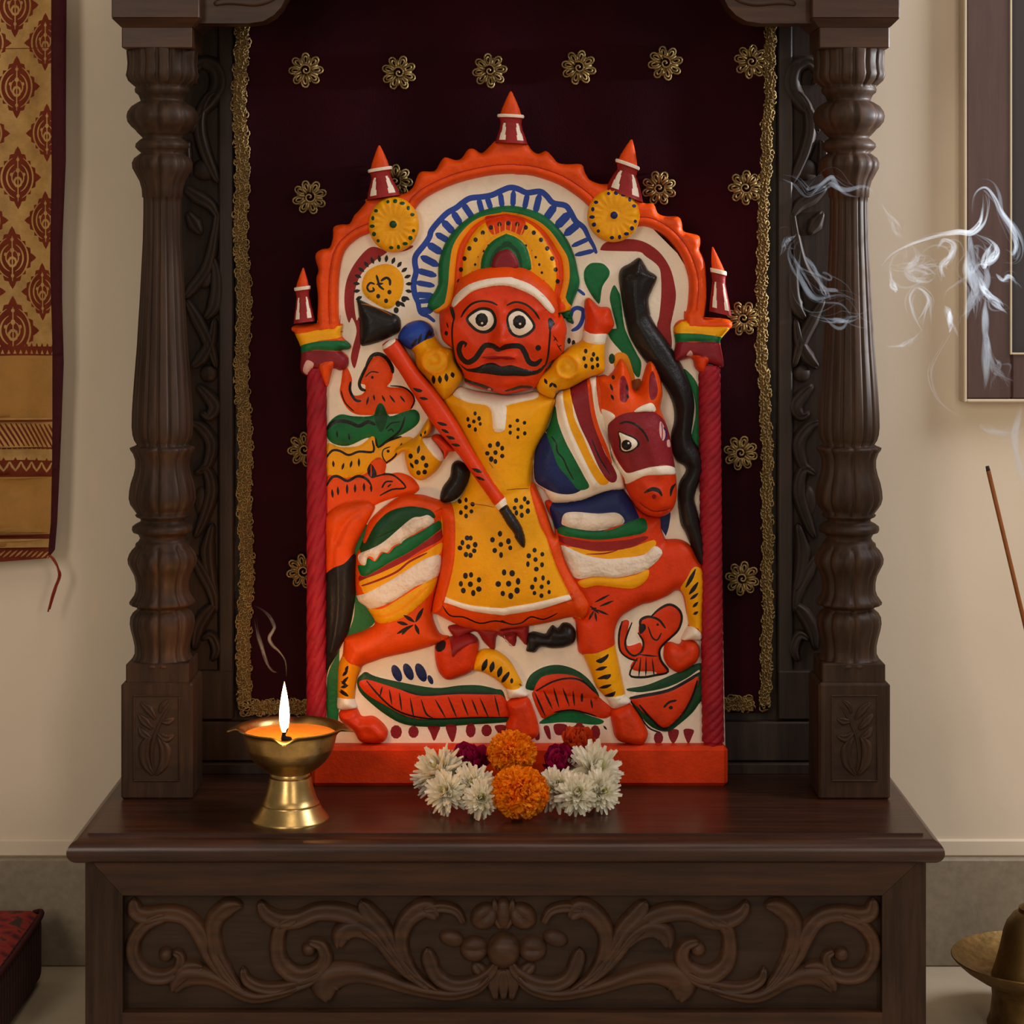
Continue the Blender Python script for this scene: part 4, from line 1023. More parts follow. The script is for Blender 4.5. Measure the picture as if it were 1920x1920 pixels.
hh = ['p M D 828,985 880,922 960,882 1100,870 1190,880 1272,950 1312,1070 1332,1200 1355,1310 1290,1290 1150,1300 1060,1332 980,1352 920,1282 870,1182 840,1082',
    'p V D 968,1442 1040,1396 1130,1364 1260,1360 1350,1368 1370,1450 1368,1560 1332,1652 1250,1702 1150,1692 1080,1642 1000,1532',
    'p W r2.5/8 D 758,870 830,868 882,912 830,982 842,1100 882,1222 942,1320 982,1350 1060,1326 1170,1296 1280,1290 1352,1318 1364,1362 1250,1360 1120,1366 1040,1402 970,1442 958,1400 872,1252 828,1052',
    'p M D 920,625 955,600 990,700 972,792 920,782', 'p M D 1150,620 1180,560 1215,700 1190,780 1150,760', 'm K 5 D 845,660 862,710 850,740 870,780 972,665 980,715 975,740 985,770', 'd K 3/4 D 870,610',
    'p W r1.5/6 D 1028,872 1080,830 1160,805 1196,842 1190,872 1110,870',
    's K 4.2 D 918,965 960,950 1020,962 1080,1005 1120,1060 1135,1100',
    'p K D 905,1025 960,1040 1035,1070 1070,1122 1030,1172 960,1192 918,1168 912,1095', 'p W r1/5 D 912,1035 960,1052 1030,1082 1053,1122 1018,1160 962,1178 930,1158 926,1092',
    'd K 9.5/10 D 968,1128', 'd W 2/2 D 982,1112', 's M 5 D 930,1200 1000,1200 1060,1150',
    'p P D 1232,952 1262,985 1275,1060 1252,1098 1226,1040', 's M 2 D 1245,960 1250,1030 1245,1090', 'p P r1/4 D 1288,1100 1312,1100 1318,1150 1290,1145', 's N 3 D 1262,1000 1285,1040 1270,1100',
    't K 8 D 1105,1498 1160,1468 1215,1480 1242,1522', 't K 6.5 D 1312,1530 1325,1470 1358,1440', 's R 2.5 D 1075,1585 1180,1648 1310,1632', 'd M 4/5 D 1180,1525',
    'h 3.5 9 D 960,1130 1000,1120', 'h 4 12 D 1150,1480 1200,1500', 'h 3 12 D 1100,1000 1180,1200 1230,1350', 'h -2 5 D 1080,1590 1180,1650 1310,1635', 'h -3 6 D 945,640 960,780', 'h -3 6 D 1175,600 1180,760']
rel('horse_head', 'D 758,872 750,700 758,622 830,602 868,580 905,520 938,472 980,530 1015,620 1030,700 1062,722 1092,680 1110,610 1152,492 1195,510 1242,620 1262,740 1245,860 1280,950 1318,1070 1338,1200 1360,1320 1372,1450 1370,1560 1335,1655 1250,1706 1150,1696 1075,1645 998,1535 965,1450 900,1310 858,1200 832,1060',
    hh, 'O', 'OMVWKPNR', H=0.026, w=40, depth=0.012, spacing=3.6, d=DG - 0.008, parent=horse)

# ---- black club at the right
rel('black_club', 'B 918,1535 942,1470 1010,1432 1078,1390 1125,1450 1150,1490 1217,1542 1182,1640 1152,1720 1165,1830 D 1165,130 1222,230 1302,340 1402,500 1482,680 1512,820 1502,950 1492,1080 1562,1200 1582,1330 1542,1450 1512,1560 1532,1650 1562,1780 1592,1900 F 1592,342 1558,340 1500,220 1440,80 D 1400,1750 1380,1560 1392,1440 1442,1350 1430,1310 1372,1270 1332,1180 1328,1060 1352,950 1340,820 1272,680 1182,560 1080,430 1000,290 965,150 B 958,1830 930,1650',
    ['h 2.5 7 D 1060,190 1200,430 1350,640 1430,820 1420,960 1430,1150 1500,1280', 'h 2.5 5 B 960,1540 1050,1500 1080,1400', 'h 2.5 5 B 1050,1510 1200,1545', 'h 2 6 B 1050,1520 1040,1700 1060,1850'], 'K', 'K', H=0.016, w=24, depth=0.008, spacing=4)

# ---- rider: limbs, robe, arms, head
rel('rider_leg', 'E 1200,1020 1232,965 1330,930 1480,900 1560,960 1552,1080 1522,1200 1400,1262 1300,1282 1240,1232 1210,1150', ['p K E 1205,1020 1235,965 1290,958 1285,1010 1235,1040', 'p R r2/8 E 1320,850 1335,985 1350,1075 1390,1040 1440,1000 1500,970 1560,960 1560,850'], 'V', 'VKR', H=0.017, w=24, depth=0.006, spacing=4, parent=rider)
rel('rider_shin', 'E 1505,1195 1515,1110 1560,1050 1610,1028 1700,1040 1800,1110 1870,1222 1925,1332 F 145,1260 210,1350 60,1375 E 1800,1432 1775,1352 1700,1282 1600,1225',
    ['m K 10 E 1628,1100 1590,1200 1680,1120 1660,1205 1745,1160 1720,1245', 'p K E 1805,1200 1810,1230 1770,1285 1745,1290 1760,1240', 'd K 3/5 E 1830,1275', 'p W r1.5/6 E 1772,1352 1850,1350 1925,1328 F 150,1255 212,1352 60,1376 E 1805,1436'], 'Y', 'YKW', H=0.013, w=18, depth=0.006, spacing=3.5, parent=rider)
rel('rider_foot', 'X 950,1318 962,1308 988,1305 1001,1330 1008,1352 1011,1372 1000,1384 978,1388 958,1380 948,1360 956,1340', [], 'V', 'V', H=0.017, w=16, depth=0.006, spacing=3.5, parent=rider)
rel('robe_fringe', 'E 1320,840 1330,900 1400,960 1480,905 1545,895 1610,985 1690,1042 1715,920 1842,1022 1868,905 F 20,890 105,975 115,880 195,958 215,850 200,780 E 1800,860 1500,830', ['h -2 4 E 1560,880 1680,1030', 'h -2 4 E 1720,900 1840,1010'], 'R', 'R', H=0.008, w=12, depth=0.006, spacing=4, parent=rider)
rel('stirrup', 'F 200,965 196,885 250,850 340,868 362,842 400,800 440,822 480,782 540,790 582,850 572,932 500,972 400,982 310,972 262,1015 195,1002', ['h -2 5 F 240,880 270,990', 'h 2 6 F 400,860 520,870'], 'K', 'K', H=0.012, w=16, depth=0.01, spacing=3.5)
dots = []
def cluster(reg, x, y, r=11.5, n=6, sz=3.3, seed=0):
    rs = random.Random(seed + x); cx_, cy_ = pts('%s %f,%f' % (reg, x, y))[0]
    dots.append(('K', ell(cx_, cy_, sz, sz * 1.1, 9), 0, 1))
    for i in range(n):
        a = 2 * PI * i / n + rs.uniform(-.2, .2) + 0.5; rr = r * rs.uniform(.88, 1.12)
        dots.append(('K', ell(cx_ + rr * math.cos(a), cy_ + rr * 1.12 * math.sin(a), sz * rs.uniform(.8, 1.1), sz * rs.uniform(1, 1.35), 9), 0, 1))
for a in (('C', 1540, 950, 12.5, 6, 3.6), ('D', 130, 1010, 15, 6), ('C', 1708, 1190, 14, 7, 4.2), ('C', 1478, 1620, 13, 6, 3.8), ('D', 155, 1612, 14, 7, 4), ('E', 1478, 172, 14, 8, 4.4), ('E', 1742, 155, 17, 6, 4.4), ('E', 1495, 475, 17, 7, 5), ('E', 1805, 470, 19, 7, 5.2), ('F', 265, 265, 15, 6, 4.2), ('F', 312, 475, 16, 7, 4)): cluster(*a)
robe = ['p W r3/8 C 1365,740 1430,690 1560,725 1700,745 1790,750 D 50,750 200,735 275,725 292,745 270,775 150,802 40,830 C 1795,850 1785,980 1770,1020 1722,1032 1690,1002 1660,842 1500,805'] + dots + [
    'p W r2/8 E 1275,580 1300,588 1500,648 1780,672 F 0,642 250,602 530,540 548,580 300,652 0,704 E 1780,735 1500,695 1270,632', 'p O E 1270,632 1500,695 1780,735 F 0,704 300,652 548,580 620,640 680,720 540,735 300,792 0,832 E 1850,885 1600,880 1400,838 1215,745',
    's K 3 E 1270,660 1330,742 1440,750 1570,802 1700,780 1830,816', 's K 3 F 0,742 80,780 160,766 230,715 330,740 435,690',
    'p O r3/8 D 225,1480 262,1445 330,1600 420,1850 F 425,0 520,300 652,530 700,640 640,752 590,682 540,562 430,332 350,100 300,0',
    'p O r3/8 C 1270,1590 1330,1600 1372,1610 E 1372,0 1362,300 1295,580 1235,742 1178,722 1232,430 1262,200 1268,0',
    's T 1.2 C 1660,1270 1690,1310', 's T 1.2 C 1500,1590 1620,1600 1700,1615', 's T 1.5 D 40,1480 120,1475 215,1478']
rel('robe', 'C 1290,790 1365,735 1430,688 1560,720 D 50,750 200,735 275,725 420,780 410,850 345,1040 265,1200 238,1420 262,1450 330,1600 420,1850 F 425,0 520,300 652,530 702,640 640,755 540,738 300,795 0,835 E 1850,888 1600,882 1400,840 1212,745 1178,722 1232,430 1262,200 C 1268,1640 1330,1600 1390,1590 1450,1530 1505,1400 1500,1250 1400,1000',
    robe, 'Y', 'YKWOT', H=0.022, w=60, depth=0.006, spacing=4.5, d=DG - 0.003, bumps=[(-2.5, 8, pts('C 1500,1600 1700,1560 D 200,1480')), (3, 50, pts('E 1500,300 1700,500 F 150,450'))], parent=rider)
armL = ['s A 5 C 1140,470 1180,400 1270,390 1330,450 1320,530 1240,570 1160,540 1140,470', 's A 4 C 1190,450 1260,430 1270,490 1210,500', 'm K 8 C 1225,595 1228,660 1275,595 1278,655 1325,580 1330,640 1370,570 1380,610',
    'p B r2/8 C 945,300 980,230 1040,185 1130,170 1205,215 1228,290 1160,320 1080,370 1040,400 1000,372 940,315', 'm K 6 C 1055,375 1100,310 1110,345 1135,270 1160,320 1200,240 1195,290 1225,250',
    'h 4 5 C 1140,470 1180,400 1270,390 1330,450 1320,530 1240,570 1160,540 1140,470', 'h 3 10 C 1230,470 1240,475']
rel('rider_arm', 'C 942,310 978,230 1040,182 1130,168 1208,212 1232,290 1290,370 1370,400 1392,480 1452,600 1432,660 1372,742 1292,792 1180,640 1092,540 1065,420 1000,375', armL, 'Y', 'YABK', H=0.020, w=28, depth=0.008, spacing=3.6, d=DG - 0.006, parent=rider)
armR = ['s A 4 D 420,520 450,460 530,445 590,500 585,570 520,615 445,590 420,520', 'h 3.5 5 D 420,520 450,460 530,445 590,500 585,570 520,615 445,590 420,520', 'h 2 10 D 505,530 510,535', 'm K 6 D 335,620 355,660 375,685 395,650 400,655 430,690']
armR += ['d K 3.4/4.6 D 655,405 642,462 655,520 715,430 702,470 745,465 708,530 748,515', 'p W r2/8 D 645,250 720,262 815,270 822,342 730,352 638,322', 'p K D 665,75 690,70 705,115 680,140 665,110', 'm K 5 D 785,90 775,130 810,95 775,150 820,120 765,170 830,150 760,200 800,190 770,215']
rel('rider_arm', 'D 262,630 300,590 370,540 430,455 490,415 545,370 625,325 640,250 655,170 650,80 B 655,1720 690,1705 762,1772 842,1782 D 872,150 882,212 832,280 815,330 810,450 802,572 700,612 642,642 530,702 442,722 402,782 290,732',
    armR + ['p V D 655,250 640,60 690,-10 770,50 850,70 890,212 830,290 820,272'], 'Y', 'YAKWV', H=0.020, w=28, depth=0.008, spacing=3.6, d=DG - 0.006, parent=rider)
rel('rider_forearm', 'C 1185,930 1218,985 1190,1060 1150,1085 1225,1085 1305,1200 1300,1262 1242,1352 1132,1422 1038,1372 998,1252 1000,1190 940,1215 930,1170 1040,1110 1110,1050',
    ['p W r2/8 C 1140,1100 1180,1088 1225,1090 1305,1200 1292,1268 1230,1222', 'd K 4.4/5 C 1048,1222 1095,1265 1170,1292 1110,1350 1145,1235 1158,1345', 't K 6 C 1115,1140 1105,1200', 't K 6 C 1045,1275 1070,1315', 'm K 4 C 1165,1025 1155,1055 1125,1050 1130,1075'], 'Y', 'YWK', H=0.018, w=26, depth=0.008, spacing=3.6, d=DG - 0.004, parent=rider)
rel('rider_hand', 'C 1205,1090 1240,1060 1300,1080 1400,1180 1350,1200 1330,1225 1305,1255 1295,1200 1240,1130', ['h -2 4 C 1260,1100 1340,1190'], 'V', 'V', H=0.02, w=16, depth=0.01, spacing=3.5, d=DG - 0.006, parent=rider)
rel('dagger_grip', 'C 1276,1582 1290,1482 1350,1392 1365,1300 1410,1265 1470,1290 1507,1350 1492,1432 1432,1542 1350,1592', [], 'K', 'K', H=0.012, w=20, depth=0.012, spacing=4)
rel('spear', 'C 818,382 900,318 962,350 1100,560 1252,740 1402,960 1542,1200 1682,1410 1782,1550 1802,1602 1872,1702 1922,1792 F 192,130 184,192 150,182 100,112 C 1850,1840 1792,1762 1732,1662 1700,1622 1560,1422 1392,1192 1230,1002 1060,742 940,552',
    ['p W r1/6 C 1698,1622 1782,1550 1808,1605 1730,1662', 'p K C 1728,1664 1805,1605 1872,1702 1930,1800 F 200,130 184,200 145,190 95,112 C 1845,1845 1790,1764', 'p W C 810,385 900,312 925,335 845,390',
     'm K 6 C 1068,695 1130,725 1080,705 1140,715 1118,770 1182,780 1255,960 1325,985 1265,970 1330,980 1288,1015 1345,1042 1325,1068 1392,1090 1365,1132 1432,1142 1525,1320 1600,1345 1535,1330 1600,1350 1555,1385 1622,1410 1340,1085 1385,1080'],
    'V', 'VWK', H=0.014, w=14, depth=0.03, spacing=3.6, d=DG - 0.020)
face = ['p O A 1360,1760 1400,1640 1410,1580 1450,1530 1560,1470 1700,1436 1810,1430 B 120,1440 200,1460 300,1530 410,1630 450,1760 450,1850 395,1822 340,1700 100,1600 A 1650,1600 1430,1720'] + ['p W r3/8 A 1365,1750 1400,1680 1500,1600 1650,1555 1810,1542 B 100,1550 230,1600 340,1690 412,1790 395,1822 350,1790 250,1690 100,1622 A 1760,1605 1650,1617 1530,1652 1430,1732 1385,1775',
    's K 3.5 C 1385,150 1372,250 1380,400 1405,500 1450,565', 'p K C 1350,70 1375,68 1395,120 1390,170 1372,140', 's K 3.8 D 380,200 372,330 355,480 310,550 200,588', 'p K D 362,160 385,148 415,190 395,215 378,250 365,220',
    's K 4 C 1442,140 1475,85 1530,35 1600,15 1670,22 1722,46', 's K 4 D 42,48 110,22 190,42 255,95 295,155',
    'p K C 1478,152 1530,92 1600,62 1680,78 1718,150 1705,220 1645,264 1572,256 1515,215', 'p W r1/6 C 1500,152 1545,110 1602,85 1665,98 1695,152 1682,205 1635,240 1580,236 1535,202', 'd K 12/13 C 1602,160', 'd W 2.2/2.2 C 1605,185',
    'p K D 38,165 60,100 125,70 200,105 265,205 220,272 140,300 65,262', 'p W r1/6 D 55,160 75,115 130,92 188,122 244,203 205,255 140,280 82,248', 'd K 12.5/13 D 140,176', 'd W 2.2/2.2 D 145,190',
    's K 10 C 1755,378 1730,388 1690,362 1630,358 1590,405 1550,460 1495,490 1450,462 1425,400 1440,345 1470,335', 't K 5 C 1445,345 1480,340 1470,372', 's K 10 D -10,390 30,368 90,360 150,368 185,420 215,485 265,502 310,468', 'd K 5.5/5.5 D 285,376',
    'p K r1.5/6 C 1415,495 1440,512 1490,540 1560,530 1620,502 1690,492 1755,518 D 80,510 180,538 270,552 350,500 305,572 200,594 100,592 C 1750,592 1650,578 1550,568 1480,556',
    'p R C 1600,450 1690,435 1755,442 D 60,440 110,460 40,468 C 1755,460 1690,465', 's K 7 C 1455,625 1520,650 1600,672 1685,708', 's K 4 D 30,715 100,695 150,690', 's K 6 D 80,705 150,682 240,688', 'd P 3.5/3 C 1525,690 1660,705',
    't K 3 C 1330,180 1342,225', 'd K 3.5/4.5 C 1326,266', 'm K 2.5 D 400,280 440,335 425,295 405,325 428,345 470,412 440,370 470,360',
    'h 7 14 C 1750,120 1752,230', 'h 10 15 C 1755,290 1758,320', 'h 4 10 C 1705,330 D 55,335', 'h 4 14 C 1600,160 1610,165', 'h 4 14 D 140,175 150,180', 'h 3 16 C 1520,330 1560,360', 'h 3 16 D 220,330 260,360', 'h 4 7 C 1640,450 1750,440 D 90,450', 'h -2.5 5 C 1640,480 1755,475 D 90,480', 'h 3 10 C 1560,640 1750,670 D 160,650', 'h 3 9 C 1500,75 1600,25 1710,40', 'h 3 9 D 60,35 150,30 260,100']
rel('rider_head', 'C 1268,120 1300,85 1352,66 A 1340,1790 1365,1745 1410,1590 1450,1540 1560,1482 1700,1448 1810,1442 B 120,1455 200,1472 300,1540 400,1632 440,1752 448,1850 D 470,120 512,232 498,330 488,412 430,470 375,505 330,590 272,690 200,715 150,728 50,748 C 1755,748 1680,726 1560,695 1470,660 1462,602 1422,532 1375,450 1368,395 1302,335 1276,262',
    face, 'V', 'VWKRPO', H=0.030, w=46, depth=0.016, spacing=3.2, d=DG - 0.010, parent=rider)
FLAME = 14.0
# ---------------------------------------------------------------- velvet backdrop with gold braid and florets
DV = 2.238
YV = YD(DV)
vel = NT('maroon_velvet'); v = vel.coords()
vel.base(vel.ramp(vel.noise(v, 5, 4, 0.6), [(0.3, rgb(26, 3, 8)), (0.7, rgb(42, 5, 14))]))
vel.set(Roughness=0.95); vel.bsdf.inputs['Sheen Weight'].default_value = 0.10; vel.bsdf.inputs['Sheen Roughness'].default_value = 0.4
vel.bsdf.inputs['Sheen Tint'].default_value = rgb(150, 20, 50); vel.bsdf.inputs['Specular IOR Level'].default_value = 0.1
vel.bump(vel.noise(v, 700, 2), 0.3, 0.0006)
gth = paint('gold_thread', rgb(134, 110, 68), 0.46, 0.5, 1.25, 0.5)
gth.node_tree.nodes['Principled BSDF'].inputs['Metallic'].default_value = 0.55
cloth = thing('velvet_backdrop', (0, YV, PZ(1340, DV)), 'dark maroon velvet hanging edged in gold braid with gold floret embroidery behind the clay relief', 'hanging cloth')
def wv_(x, z): return 0.0012 * math.sin(40 * x + 3 * z) + 0.0008 * math.sin(9 * z + 20 * x)
Lx = lambda y: np.interp(y, [-230, 45, 300, 480, 600, 760, 940, 1200, 1345], [452, 452, 452, 455, 457, 456, 462, 460, 456])
Rx = lambda y: np.interp(y, [-230, 45, 200, 400, 600, 700, 800, 1000, 1200, 1335], [1453, 1452, 1449, 1438, 1435, 1438, 1445, 1446, 1446, 1440])
def cl(u, v):
    y = -230 + (1337 + 230) * v; x = Lx(y) + (Rx(y) - Lx(y)) * u
    X, Z = PX(x, DV), PZ(y, DV); return (X, YV - wv_(X, Z), Z)
V, F = grid(cl, 70, 90)
mesh('velvet_cloth', V, [f[::-1] for f in F], vel.m, None, cloth)
# braid: small looped curls of gold thread in one trim
def braid(name, path, wid, seed, step=7.0):
    rs = random.Random(seed); mb = MB(); p = smooth(np.array(path, float), False, 24)
    s = np.concatenate([[0], np.cumsum(np.linalg.norm(np.diff(p, axis=0), axis=1))])
    n = int(s[-1] / step)
    for i in range(n):
        for lane in (-1, 0, 1):
            t = (i + 0.5 + 0.33 * lane + rs.uniform(-.2, .2)) * step
            x = np.interp(t, s, p[:, 0]); y = np.interp(t, s, p[:, 1])
            dx = np.interp(t + 2, s, p[:, 0]) - np.interp(t - 2, s, p[:, 0]); dy = np.interp(t + 2, s, p[:, 1]) - np.interp(t - 2, s, p[:, 1]); L = math.hypot(dx, dy) + 1e-9
            tx, ty = dx / L, dy / L; nx, ny = -ty, tx
            o = lane * wid * 0.33 + rs.uniform(-1.2, 1.2) + (2.2 * math.sin(t / 5.5) if lane else 0)
            r = wid * rs.uniform(.15, .2); ph = rs.uniform(0, 6.28); K = 9
            pth = []
            for k in range(K):
                a = ph + 5.4 * k / (K - 1)
                qx = x + nx * o + nx * r * math.cos(a) + tx * r * 1.25 * math.sin(a); qy = y + ny * o + ny * r * math.cos(a) + ty * r * 1.25 * math.sin(a)
                pth.append((PX(qx, DV), YV - 0.003 - 0.0013 * math.sin(k * 0.9 + ph), PZ(qy, DV)))
            mb.add(*tube(pth, 0.0008, 4))
    # woven tape under the curls
    nn = np.gradient(p, axis=0); nn /= np.linalg.norm(nn, axis=1)[:, None]; nn = np.stack([-nn[:, 1], nn[:, 0]], 1); V, F = [], []
    for k in range(len(p)):
        for sg in (-1, 1):
            q = p[k] + nn[k] * sg * wid * 0.45; V.append((PX(q[0], DV), YV - 0.0028, PZ(q[1], DV)))
    for k in range(len(p) - 1): F.append((2 * k, 2 * k + 1, 2 * k + 3, 2 * k + 2))
    mb.add(V, F, 1)
    return mb.build(name, [gth, tape], cloth)
tape = paint('dark_gold_tape', rgb(92, 66, 30), 0.7, 0.6, 1.2, 0.5)
ys = list(range(-120, 1340, 60))
braid('gold_braid', [(Lx(y) + 3 * math.sin(y / 40), y) for y in ys] + [(456, 1330)], 26, 1)
braid('gold_braid', [(Rx(y) - 8 + 2 * math.sin(y / 22), y) for y in ys] + [(1432, 1325)], 20, 2)
braid('gold_braid', [(x, 1326 - 8 * (x - 450) / 990) for x in range(452, 1436, 40)], 28, 3)
# florets: eight looped petals of gold cord round a coiled heart
mb = MB(); rs = random.Random(5)
for i in range(8):
    a = 2 * PI * i / 8 + rs.uniform(-.06, .06)
    for k, (r0, r1, w_) in enumerate(((0.006, 0.0178, 0.0036), (0.007, 0.0145, 0.0018))):
        q = []
        for t in np.linspace(0, 1, 13):
            b = 2 * PI * t; rr = (r0 + r1) / 2 - (r1 - r0) / 2 * math.cos(b); ww = w_ * math.sin(b) * (0.7 + 0.5 * (rr - r0) / (r1 - r0))
            q.append((rr * math.cos(a) - ww * math.sin(a), -0.002 - 0.0012 * math.sin(b * 2 + i) - 0.001 * k, rr * math.sin(a) + ww * math.cos(a)))
        mb.add(*tube(q, 0.0011, 5))
    b = a + PI / 8
    mb.add(*tube([(0.005 * math.cos(b), -0.003, 0.005 * math.sin(b)), (0.010 * math.cos(b), -0.0038, 0.010 * math.sin(b)), (0.0135 * math.cos(b), -0.0025, 0.0135 * math.sin(b))], [0.0012, 0.0014, 0.001], 5))
q = [(0.0007 * t * math.cos(t), -0.0042 + 0.0001 * t, 0.0007 * t * math.sin(t)) for t in np.linspace(0.3, 9.5, 46)]
mb.add(*tube(q, 0.0011, 5))
fl0 = None
for i, (x, y) in enumerate(((574, 132), (748, 137), (918, 133), (1085, 127), (1247, 119), (1408, 116), (581, 370), (741, 341), (1235, 353), (1397, 352), (1393, 597), (572, 842), (1388, 849), (570, 1070), (1391, 1084))):
    loc = (PX(x, DV), YV - 0.001, PZ(y, DV))
    if fl0 is None:
        fl0 = mb.build('gold_floret', gth, cloth, origin=(0, 0, 0)); fl0.location = Vector(loc) - ORG[cloth.name]; ORG[fl0.name] = Vector(loc)
    else:
        o = share(fl0, 'gold_floret', loc, cloth); o.rotation_euler = (0, 0.35 * i, 0)

# ---------------------------------------------------------------- brass oil lamp
DL = 2.052
lx, ly = PX(544, DL), YD(DL)
u = DL / FOC
lamp = thing('oil_lamp', (lx, ly, ZTOP), 'small brass pedestal oil lamp burning with a single flame on the shrine top', 'oil lamp')
zl = lambda y: ZC + (HY - y) * u
hz = lambda k: ZTOP + k * u          # k photo pixels above the table top
foot = [(70, 0), (73.5, 0), (73.5, 1.5), (72, 4), (67, 10), (61, 18), (56, 27), (54.6, 29), (55, 30.5), (53, 32), (49, 42), (45, 54), (42, 66), (40, 76), (39, 79)]
V, F = lathe([(r * u, hz(k)) for r, k in foot], lx, ly, 96)
mesh('lamp_foot', V, F, brass, None, lamp, auto=50)
bowl = [(36, 78), (38, 80), (38, 84), (37, 87), (44, 91), (56, 99), (67, 109), (75, 119), (80, 130), (81.5, 133), (82, 135), (85, 146), (87, 156), (88, 162), (90, 166), (97, 169.5), (99.5, 171.5), (99, 173.5), (95, 172.5), (88, 168), (84, 160), (78, 145), (68, 130), (52, 119), (30, 113), (1, 112)]
zs = [k for _, k in bowl]
def lip(th, k, z):
    y = zs[k]
    if y < 160: return 1.0 + 0 * th
    b = np.clip((y - 160) / 11.0, 0, 1)
    c = np.maximum(np.cos(2 * th), 0) if False else np.maximum(np.cos(4 * th) - 0.0, 0)
    return 1 + 0.20 * b * np.exp(-((np.mod(th + PI / 4, PI / 2) - PI / 4) / 0.16) ** 2)
V, F = lathe([(r * u, hz(k)) for r, k in bowl], lx, ly, 144, lip)
for v_ in V:                        # spouts pinch up a little less than the rim
    rr = math.hypot(v_[0] - lx, v_[1] - ly)
    if rr > 0.052: v_[2] -= (rr - 0.052) * 0.5
mesh('lamp_bowl', V, F, brass, None, lamp, auto=60)
oil = NT('flame_lit_oil'); oil.set(Roughness=0.05); oil.bsdf.inputs['Base Color'].default_value = rgb(226, 140, 48)  # golden base colour carries the glow of the flame-lit bowl interior
V, F = lathe([(84.5 * u, hz(160.5)), (1 * u, hz(160.8))], lx, ly, 72, caps=False)
mesh('oil_pool', V, F, oil.m, None, lamp)
wx, wy = lx - 0.001, ly - 0.0435
wk = [(wx + 0.004, wy + 0.012, hz(163)), (wx + 0.003, wy + 0.004, hz(166)), (wx, wy, hz(168)), (wx - 0.0005, wy, hz(176)), (wx + 0.0008, wy, hz(188)), (wx, wy, hz(196))]
V, F = tube(smooth(np.array(wk), False, 4), np.interp(np.linspace(0, 1, 21), [0, .4, .62, .8, 1], [.0022, .0034, .0016, .0030, .0022]), 10)
mesh('wick', V, F, paint('charred_wick', rgb(22, 18, 16), 0.9), None, lamp)
fm = NT('flame'); fm.N.remove(fm.bsdf); em = fm.n('ShaderNodeEmission')
tc = fm.n('ShaderNodeTexCoord'); sx = fm.n('ShaderNodeSeparateXYZ'); fm.l(tc.outputs['Generated'], sx.inputs[0])
cr = fm.ramp(sx.outputs['Z'], [(0.0, (0.9, 0.25, 0.04, 1)), (0.12, (1, 0.55, 0.16, 1)), (0.3, (1, 0.86, 0.55, 1)), (0.75, (1, 0.82, 0.5, 1)), (1.0, (1, 0.5, 0.12, 1))])
fm.l(cr, em.inputs['Color']); em.inputs['Strength'].default_value = FLAME
fm.l(em.outputs[0], fm.out.inputs['Surface'])
uf = (2.0 + wy) / FOC
fl = [(0.4, 1376), (4.5, 1372), (7.6, 1363), (9.2, 1352), (9.6, 1342), (9.0, 1330), (7.4, 1316), (5.2, 1302), (2.8, 1290), (1.0, 1282), (0.2, 1278)]
V, F = lathe([(r * uf, ZC + (HY - (y + 0)) * uf) for r, y in fl], wx, wy, 32)
mesh('flame', V, F, fm.m, None, lamp)
FLAME_AT = (wx, wy, ZC + (HY - 1335) * uf)

# ---------------------------------------------------------------- flowers
def petal_mat(name, a, b, rough=0.6, sss=0.0):
    m = NT(name); v = m.coords(); m.base(m.ramp(m.noise(v, 90, 3), [(0.3, a), (0.7, b)])); m.set(Roughness=rough)
    m.bsdf.inputs['Specular IOR Level'].default_value = 0.2
    tr = m.n('ShaderNodeBsdfTranslucent'); mx = m.n('ShaderNodeMixShader'); mx.inputs[0].default_value = 0.4
    m.l(m.bsdf.inputs['Base Color'].links[0].from_socket, tr.inputs['Color']); m.l(m.bsdf.outputs[0], mx.inputs[1]); m.l(tr.outputs[0], mx.inputs[2]); m.l(mx.outputs[0], m.out.inputs['Surface'])
    return m.m
mg = petal_mat('marigold_petal', rgb(255, 134, 4), rgb(255, 172, 20)); mgi = petal_mat('marigold_inner_petal', rgb(248, 112, 0), rgb(255, 146, 8))
wh = petal_mat('white_petal', rgb(236, 230, 206), rgb(250, 245, 228)); whc = petal_mat('pale_green_heart', rgb(196, 194, 130), rgb(222, 216, 160))
mgt = petal_mat('magenta_petal', rgb(112, 6, 48), rgb(176, 12, 78)); org = petal_mat('red_orange_petal', rgb(190, 58, 20), rgb(222, 84, 30)); grn = petal_mat('calyx_green', rgb(52, 84, 34), rgb(78, 112, 48))
def petal(mb, base, dr, up, L, W, curl, ruffle=0.0, m=0, nu=6, nv=5, rs=random, cup=0.25, tip=0.55):
    dr = np.array(dr, float); dr /= np.linalg.norm(dr); up = np.array(up, float); up -= dr * (up @ dr); up /= np.linalg.norm(up) + 1e-9
    sd = np.cross(dr, up); ph = rs.uniform(0, 6.28); V = []
    for i in range(nu):
        t = i / (nu - 1); wd = W * (0.35 + 0.65 * math.sin(PI * min(1, t * 0.92 + 0.08) ** tip)) if t < 1 else W * 0.30
        a = curl * t
        c = np.array(base) + dr * L * (math.sin(a) / a if abs(a) > 1e-3 else 1) * t + up * L * t * ((1 - math.cos(a)) / a if abs(a) > 1e-3 else 0)
        for j in range(nv):
            s = -1 + 2 * j / (nv - 1)
            V.append(c + sd * wd * 0.5 * s + up * (cup * wd * s * s + ruffle * t * math.sin(5 * s + ph)) )
    F = [(i * nv + j, i * nv + j + 1, (i + 1) * nv + j + 1, (i + 1) * nv + j) for i in range(nu - 1) for j in range(nv - 1)]
    mb.add(V, F, m)
def frame_of(axis):
    ax = np.array(axis, float); ax /= np.linalg.norm(ax); a = np.cross(ax, (0.2, 0.3, 0.9)); a /= np.linalg.norm(a); return ax, a, np.cross(ax, a)
